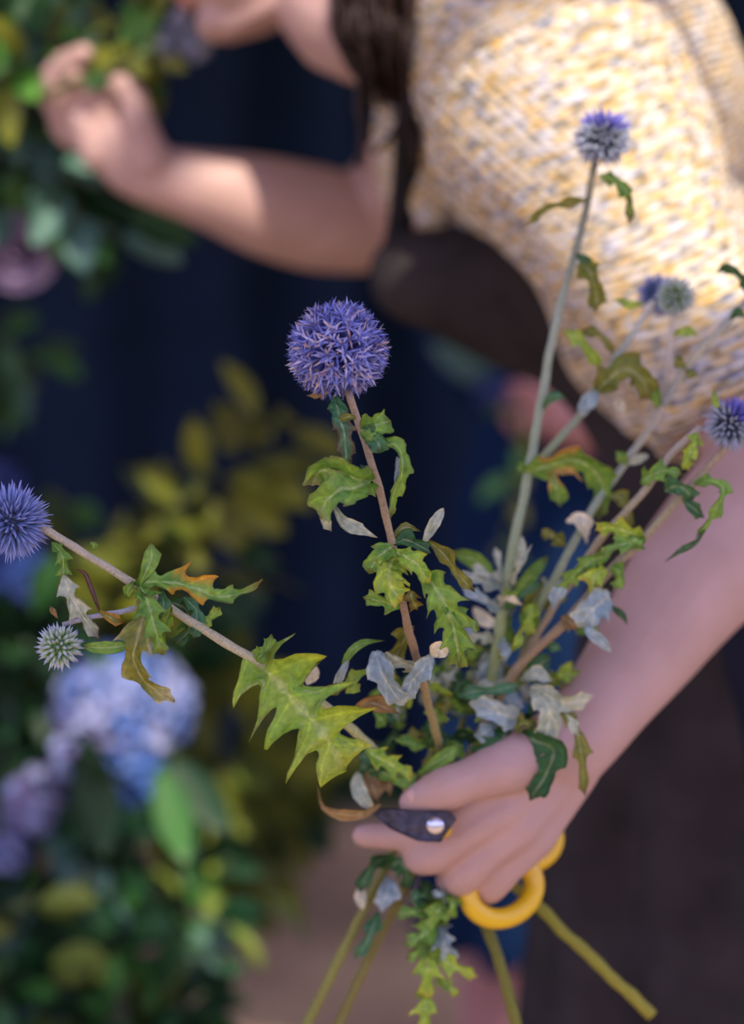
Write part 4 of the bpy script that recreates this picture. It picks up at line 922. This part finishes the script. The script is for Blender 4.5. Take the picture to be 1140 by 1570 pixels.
def branch(label, pts, kinds, count, size=1.0, spread=.03, seed=0, group=None, r=.0025, cat='branch', name='leafy_branch', sd_=.35, hang=.3):
    rn = random.Random(seed); root = empty(name, P(*pts[0]), label, cat, group)
    C = catmull([P(*p) for p in pts], 16); mb = MB(); tube(mb, C, [r * (1 - .6 * i / 15) for i in range(16)], 7, color=lin((62, 72, 38)))
    put('stem', mb.mesh('branch_stem'), M_STEM, root)
    for i in range(count):
        t = .08 + .92 * (i + rn.random()) / count; k = min(14, int(t * 15)); c = C[k].lerp(C[k + 1], t * 15 - k)
        T = (C[k + 1] - C[k]).normalized(); q = Vector((rn.gauss(0, 1), rn.gauss(0, 1), rn.gauss(0, 1))).normalized(); q = (q - T * q.dot(T)).normalized()
        d = (q + T * rn.uniform(.2, .9) + Vector((0, 0, -hang * rn.random()))).normalized()
        nrm = (Vector((rn.gauss(0, .5), -.7 + rn.gauss(0, .5), .8))).normalized(); y = nrm.cross(d).normalized(); z = d.cross(y)
        s = size * rn.uniform(1 - sd_, 1 + sd_)
        o = bpy.data.objects.new('leaf', BL[rn.choice(kinds)]); col.objects.link(o); o.parent = root
        wd = c + q * rn.random() * spread - root.location
        o.matrix_local = Matrix.Translation(wd) @ Matrix(((d.x, y.x, z.x, 0), (d.y, y.y, z.y, 0), (d.z, y.z, z.z, 0), (0, 0, 0, 1))) @ Matrix.Scale(s, 4)
    return root

# one big leaf at a chosen place
def bigleaf(parent, a, b, wpx, kind, droopdir=None):
    A_, B_ = P(*a), P(*b); L = (B_ - A_).length; d = (B_ - A_).normalized()
    y = d.cross((CP - A_).normalized()).normalized(); z = d.cross(y)
    if z.dot(CP - A_) < 0: y, z = -y, -z
    W = wpx * a[2] / FP; o = bpy.data.objects.new('leaf', BL[kind]); col.objects.link(o); o.parent = parent
    base = {'green': (.055, .026), 'dark': (.06, .03), 'teal': (.045, .03), 'olive': (.065, .03), 'lime': (.05, .032), 'mid': (.055, .032)}[kind]
    o.matrix_local = Matrix.Translation(A_ - parent.location) @ Matrix(((d.x, y.x, z.x, 0), (d.y, y.y, z.y, 0), (d.z, y.z, z.z, 0), (0, 0, 0, 1))) @ Matrix.Diagonal((L / base[0], W / base[1], L / base[0] * .4, 1))
    return o

# upper left group, where the far hand places a flower
q = P(-80, 300, 2.08); fs = empty('flower_stand', (q.x, q.y, 0), 'slim metal pole left of the frame that carries the upper left foliage', 'stand')
small('pole', lambda mb: tube(mb, [(q.x, q.y, .02), (q.x, q.y, 1.85)], [.012, .012], 12), M_TAN, fs)
small('base', lambda mb: tube(mb, [(q.x, q.y, 0), (q.x, q.y, .02)], [.11, .10], 28), M_TAN, fs)
G1 = 'leafy branches of the upper left arrangement'
UL = [('grey-green leafy branch hanging below the raised hand at left', [(-60, 60, 2.10), (20, 150, 2.05), (90, 250, 2.03), (150, 380, 2.03)], ['teal', 'green', 'dark', 'teal'], 46, 1.0, .05),
      ('bright leafy branch crossing above the raised fingers', [(-60, 130, 2.02), (40, 105, 1.98), (140, 70, 1.96), (250, 60, 1.95)], ['green', 'mid', 'olive'], 22, .8, .018),
      ('dark leafy branch along the left frame edge above the mauve rose', [(-60, 120, 2.14), (-10, 200, 2.10), (20, 280, 2.08), (40, 340, 2.08)], ['dark', 'green', 'teal'], 44, 1.0, .06),
      ('dark green branch drooping lowest beneath the wrist', [(-60, 180, 2.16), (60, 240, 2.13), (150, 300, 2.12), (205, 365, 2.12)], ['dark', 'green', 'dark'], 34, .9, .05),
      ('leafy branch at the top left corner', [(-80, 60, 2.10), (0, 20, 2.06), (60, -10, 2.05), (130, -40, 2.05)], ['teal', 'mid', 'green'], 30, .95, .04),
      ('loose leafy branch across the top between the hand and the chin', [(60, -60, 2.0), (130, 20, 1.98), (200, 40, 1.96), (270, 85, 1.95)], ['green', 'olive', 'dark'], 24, .75, .03)]
for i, (lb, pts, kd, ct, sz, sp) in enumerate(UL): branch(lb, pts, kd, ct, sz, sp, 20 + i, G1)
sprig = empty('flower_sprig', P(180, 108, 1.905), 'leafy sprig with pale grey-blue blossoms held in the raised hand', 'flower')
mb = MB(); tube(mb, [P(60, 150, 1.93), P(130, 118, 1.905), P(190, 96, 1.90), P(250, 72, 1.905), P(290, 60, 1.91)], [.003, .003, .0028, .0024, .0018], 8, n=16, color=lin((92, 98, 50)))
put('stem', mb.mesh('stem'), M_STEM, sprig)
for (a, b, wd, kd) in [((185, 60, 1.90), (240, 25, 1.89), 46, 'mid'), ((212, 80, 1.90), (238, 42, 1.90), 30, 'mid'), ((150, 110, 1.90), (165, 70, 1.89), 34, 'olive'), ((200, 95, 1.90), (225, 112, 1.89), 28, 'olive'), ((170, 100, 1.90), (130, 135, 1.90), 30, 'green'), ((240, 80, 1.90), (285, 108, 1.90), 30, 'olive'), ((225, 70, 1.90), (258, 62, 1.89), 30, 'lime')]:
    bigleaf(sprig, a, b, wd, kd)
M_PETAL = {}
def petal_mat(key, c1, c2):
    def f(t, b, out):
        oi = N(t, 'ObjectInfo'); c = ramp(t, [(0, lin(c1)), (1, lin(c2))], oi.outputs['Random']); t.links.new(c, b.inputs['Base Color'])
        b.inputs['Roughness'].default_value = .6; tr_ = N(t, 'BsdfTranslucent'); t.links.new(c, tr_.inputs[0]); mx = N(t, 'MixShader'); mx.inputs[0].default_value = .25
        t.links.new(b.outputs[0], mx.inputs[1]); t.links.new(tr_.outputs[0], mx.inputs[2]); t.links.new(mx.outputs[0], out.inputs[0])
    M_PETAL[key] = mat('petals_' + key, f)
petal_mat('blue', (74, 126, 216), (128, 164, 230)); petal_mat('pale', (148, 166, 222), (186, 194, 232)); petal_mat('mauve', (120, 112, 165), (160, 150, 190)); petal_mat('navy', (48, 74, 150), (80, 100, 178)); petal_mat('rose', (138, 116, 148), (176, 158, 188)); petal_mat('grey', (150, 160, 185), (190, 200, 222))
def floret_mesh(size, m):
    """hydrangea floret: four broad cupped petals round an eye"""
    mb = MB()
    for q in range(4):
        a = q * pi / 2; d = Vector((cos(a), sin(a), 0)); s = Vector((-sin(a), cos(a), 0)); up = Vector((0, 0, 1)); prev = None
        for (t, wf) in ((.05, .12), (.45, .55), (.8, .6), (1.0, .3)):
            c = d * size * t + up * size * (.1 + .25 * t * t)
            r4 = [mb.add(c - s * size * wf + up * size * .06), mb.add(c + up * size * .0), mb.add(c + s * size * wf + up * size * .06), mb.add(c - up * size * .05)]
            if prev:
                for k in range(4): mb.f.append((prev[k], prev[(k + 1) % 4], r4[(k + 1) % 4], r4[k]))
            else: mb.f.append((r4[3], r4[2], r4[1], r4[0]))
            prev = r4
        mb.f.append(tuple(prev))
    blob(mb, Vector((0, 0, size * .12)), size * .1, seg=6, rows=4)
    me = mb.mesh('floret'); me.materials.append(m); return me
def hydrangea(label, x, y, d, rpx, keys, count, seed, sq=(1, 1, 1), stem_to=None, leaves=()):
    rn = random.Random(seed); c = P(x, y, d); R = rpx * d / FP
    root = empty('hydrangea', c - Vector((0, 0, R)), label, 'flower')
    ms = [floret_mesh(R * .24, M_PETAL[k]) for k in keys]
    mb = MB(); blob(mb, c, (R * .72 * sq[0], R * .72 * sq[1], R * .72 * sq[2]), color=lin((40, 60, 80)))
    tube(mb, [c, c + Vector((0, 0, -R * 1.2)), P(*(stem_to or (x - 20, 1700, d + .05)))], [.006, .005, .005], 8, n=10, color=lin((50, 80, 40)))
    put('stem', mb.mesh('stem'), M_STEM, root); ga = pi * (3 - sqrt(5))
    for i in range(count):
        z = 1 - 1.7 * (i + .5) / count; rr = sqrt(max(0, 1 - z * z)); n_ = Vector((rr * cos(ga * i) * sq[0], rr * sin(ga * i) * sq[1], z * sq[2]))
        p = c + n_ * R * rn.uniform(.78, .95); n_ = (n_ + Vector((rn.gauss(0, .2), rn.gauss(0, .2), rn.gauss(0, .2)))).normalized()
        o = bpy.data.objects.new('floret', rn.choice(ms)); col.objects.link(o); o.parent = root
        o.matrix_local = Matrix.Translation(p - root.location) @ n_.to_track_quat('Z', 'Y').to_matrix().to_4x4() @ Matrix.Rotation(rn.random() * 6, 4, 'Z')
    for (a, b, wd, kd) in leaves: bigleaf(root, a, b, wd, kd)
    return root
for j, (x, y, r_, k) in enumerate([(278, 38, 20, 'grey'), (300, 70, 22, 'grey'), (258, 66, 16, 'grey')]):
    ms = floret_mesh(.008, M_PETAL[k]); c = P(x, y, 1.90); rn = random.Random(j)
    for i in range(16):
        n_ = Vector((rn.gauss(0, 1), rn.gauss(0, 1), rn.gauss(0, 1))).normalized(); o = bpy.data.objects.new('floret', ms); col.objects.link(o); o.parent = sprig
        o.matrix_local = Matrix.Translation(c + n_ * r_ * 1.9 / FP * .7 - sprig.location) @ n_.to_track_quat('Z', 'Y').to_matrix().to_4x4()
# mauve rose on the left edge
def rose(label, x, y, d, rpx, key):
    c = P(x, y, d); R = rpx * d / FP; root = empty('rose', c - Vector((0, 0, R)), label, 'flower'); ax = (CP - c + Vector((-.3, 0, .2))).normalized(); A = ax.orthogonal().normalized(); B = ax.cross(A)
    mb = MB(); tube(mb, [c - ax * R * .3, c - ax * R * .9 + Vector((-.03, .02, -.02)), P(x - 120, y - 20, d + .06)], [R * .3, .004, .003], 8, n=10, color=lin((50, 80, 45))); put('stem', mb.mesh('stem'), M_STEM, root)
    for ring_, (n, rr, op, h) in enumerate([(3, .28, .15, .75), (5, .5, .4, .65), (6, .72, .75, .5), (7, .92, 1.15, .25)]):
        for k in range(n):
            mb = MB(); a0 = 2 * pi * k / n + ring_ * .5; g = []
            for i in range(5):
                t = i / 4
                for q in range(5):
                    u = (q - 2) / 2; a = a0 + u * pi / n * 1.3; rad = R * rr * (.35 + .65 * t ** .6) * (1 + .25 * op * t * t); hh = R * (h * t - .25 - .3 * op * max(0, t - .6)) * (1 - .1 * u * u)
                    g.append(mb.add(c + (A * cos(a) + B * sin(a)) * rad + ax * hh))
            m2 = len(g); g2 = [mb.add(Vector(mb.v[v_]) - ax * .0008 + (Vector(mb.v[v_]) - c).normalized() * .0008) for v_ in g]
            for s, gg in ((0, g), (1, g2)):
                for i in range(4):
                    for q in range(4):
                        a_ = i * 5 + q; f4 = (gg[a_], gg[a_ + 1], gg[a_ + 6], gg[a_ + 5]); mb.f.append(f4 if s else f4[::-1])
            put('petal', mb.mesh('petal'), M_PETAL[key], root)
rose('round mauve rose at the left frame edge below the raised hand', 28, 385, 2.06, 52, 'rose')

# lower left arrangement
hydrangea('large pale blue hydrangea head left of the fist', 190, 1085, 2.14, 106, ['blue', 'pale', 'pale'], 110, 31, (1, .8, .85), leaves=[((245, 1175, 2.06), (285, 1320, 2.04), 62, 'green'), ((262, 1160, 2.10), (350, 1275, 2.08), 62, 'dark'), ((130, 1130, 2.05), (160, 1310, 2.04), 74, 'dark'), ((120, 1150, 2.03), (190, 1250, 2.06), 30, 'dark')])
hydrangea('deep blue hydrangea head hanging under the large pale blue one', 205, 1190, 2.12, 58, ['blue'], 46, 32, (.9, .8, 1.1))
hydrangea('small mauve-blue hydrangea head at the lower left of the large pale blue one', 120, 1165, 2.10, 50, ['pale', 'mauve'], 40, 33, (.8, .8, 1.3))
hydrangea('dusky blue hydrangea head on the left frame edge behind the spiky globe', 18, 880, 2.2, 66, ['navy', 'blue'], 60, 34)
hydrangea('mauve hydrangea head at the left frame edge beside the dark leaves', 55, 1240, 2.12, 56, ['mauve', 'mauve', 'pale'], 56, 35, (.9, .8, 1.2))
hydrangea('mauve hydrangea head lowest at the left frame edge', 8, 1310, 2.10, 40, ['mauve', 'pale'], 36, 36)
hydrangea('dim blue hydrangea head above the dusky blue one at the left edge', 0, 745, 2.3, 42, ['navy'], 34, 37)
G2 = 'leafy branches of the lower left arrangement'
LL = [('yellow-olive leafy branch rising to the upper right behind the left thistle', [(150, 1010, 2.25), (200, 860, 2.22), (290, 760, 2.2), (380, 715, 2.2), (440, 645, 2.2)], ['olive'], 54, .85, .03),
      ('yellow-olive branch behind the leaves of the left thistle', [(230, 1050, 2.3), (260, 930, 2.28), (310, 860, 2.25), (360, 790, 2.25)], ['olive', 'dark', 'olive'], 50, .85, .05),
      ('broad olive bush branch right of the pale blue hydrangea', [(250, 1250, 2.35), (310, 1180, 2.32), (370, 1130, 2.3), (400, 1110, 2.3)], ['olive', 'olive', 'lime'], 52, 1.2, .06),
      ('dark olive branch reaching right beneath the bright jagged leaf', [(260, 1300, 2.45), (350, 1240, 2.42), (430, 1215, 2.4), (490, 1235, 2.4)], ['olive', 'dark', 'olive'], 44, 1.1, .05),
      ('dark green branch between the blue heads at the left edge', [(-60, 1100, 2.25), (0, 1030, 2.22), (60, 1000, 2.2), (120, 970, 2.2)], ['dark', 'green', 'dark'], 44, 1.1, .06),
      ('green branch behind the small green thistle bud', [(-40, 1060, 2.3), (60, 980, 2.3), (150, 900, 2.3), (190, 830, 2.3)], ['dark', 'olive', 'green'], 44, 1.1, .05),
      ('dark teal branch below the mauve heads', [(-60, 1430, 2.18), (40, 1360, 2.15), (120, 1320, 2.14), (220, 1330, 2.14)], ['dark', 'teal', 'dark'], 46, 1.0, .06),
      ('leafy branch along the left edge in the bottom corner', [(-60, 1620, 2.1), (0, 1520, 2.08), (20, 1430, 2.07), (60, 1360, 2.07)], ['dark', 'green', 'lime', 'dark'], 46, .95, .06),
      ('green branch rising in the middle of the lower left foliage', [(100, 1680, 2.15), (130, 1540, 2.12), (160, 1440, 2.1), (210, 1360, 2.1)], ['green', 'dark', 'teal'], 60, 1.0, .07),
      ('branch with lime leaves leaning towards the paving', [(200, 1680, 2.2), (240, 1520, 2.15), (280, 1400, 2.13), (350, 1320, 2.12)], ['dark', 'green', 'lime', 'dark'], 56, .9, .06),
      ('bottom leafy branch with round lime leaves over the paving', [(160, 1700, 2.06), (200, 1620, 2.05), (250, 1570, 2.04), (300, 1540, 2.04)], ['dark', 'green', 'lime', 'dark'], 34, .9, .04),
      ('dark branch filling the gap under the deep blue hydrangea', [(120, 1640, 2.3), (150, 1480, 2.3), (220, 1350, 2.3), (280, 1280, 2.3)], ['dark', 'dark', 'olive', 'green'], 60, 1.1, .07),
      ('dark branch deep at the left edge behind the mauve heads', [(-80, 1500, 2.35), (-20, 1380, 2.35), (40, 1240, 2.35), (60, 1120, 2.35)], ['dark', 'green'], 60, 1.1, .08),
      ('dark bottom branch in the left corner', [(0, 1750, 2.25), (60, 1640, 2.2), (110, 1560, 2.2), (100, 1470, 2.2)], ['dark', 'dark', 'green'], 60, 1.1, .07)]
for i, (lb, pts, kd, ct, sz, sp) in enumerate(LL): branch(lb, pts, kd, ct, sz, sp, 50 + i, G2)
branch('short dim green branch at the left edge between the rose and the blue heads', [(-60, 500, 2.4), (0, 520, 2.4), (50, 560, 2.4), (60, 600, 2.4)], ['dark', 'green'], 20, .9, .04, 90)
hg = empty('cut_leaf', P(770, 590, 2.47), 'single grey-green leaf held by the person behind', 'leaf')
bigleaf(hg, (775, 595, 2.47), (662, 530, 2.44), 50, 'teal')
hydr = hydrangea('dim blue blossom held under the grey-green leaf by the person behind', 755, 600, 2.46, 28, ['navy'], 26, 40, stem_to=(800, 625, 2.48))
branch('thin olive leafy stem hanging from the hand of the person behind', [(800, 628, 2.47), (792, 690, 2.46), (783, 770, 2.45), (778, 860, 2.45)], ['dark', 'olive'], 12, .55, .006, 91)
# galvanised tubs that carry the two arrangements, just outside the frame
def tub(label, x, y, z0, r, h):
    root = empty('flower_tub', (x, y, z0), label, 'tub'); mb = MB(); n = 32; g = []
    for (rr, z) in ((.02, .004), (r * .8, .004), (r * .8, 0), (r, h), (r * 1.05, h), (r * 1.05, h + .012), (r * .97, h + .012), (r * .78, .02), (.02, .02)):
        g.append([mb.add((x + rr * cos(2 * pi * k / n), y + rr * sin(2 * pi * k / n), z0 + z)) for k in range(n)])
    for a, b in zip(g, g[1:]):
        for k in range(n): mb.f.append((a[k], a[(k + 1) % n], b[(k + 1) % n], b[k]))
    put('vessel', mb.mesh('tub'), M_TAN, root)
q = P(60, 1620, 2.18); tub('zinc tub carrying the lower left flower arrangement', q.x - .05, q.y, 0, .17, q.z + .02)
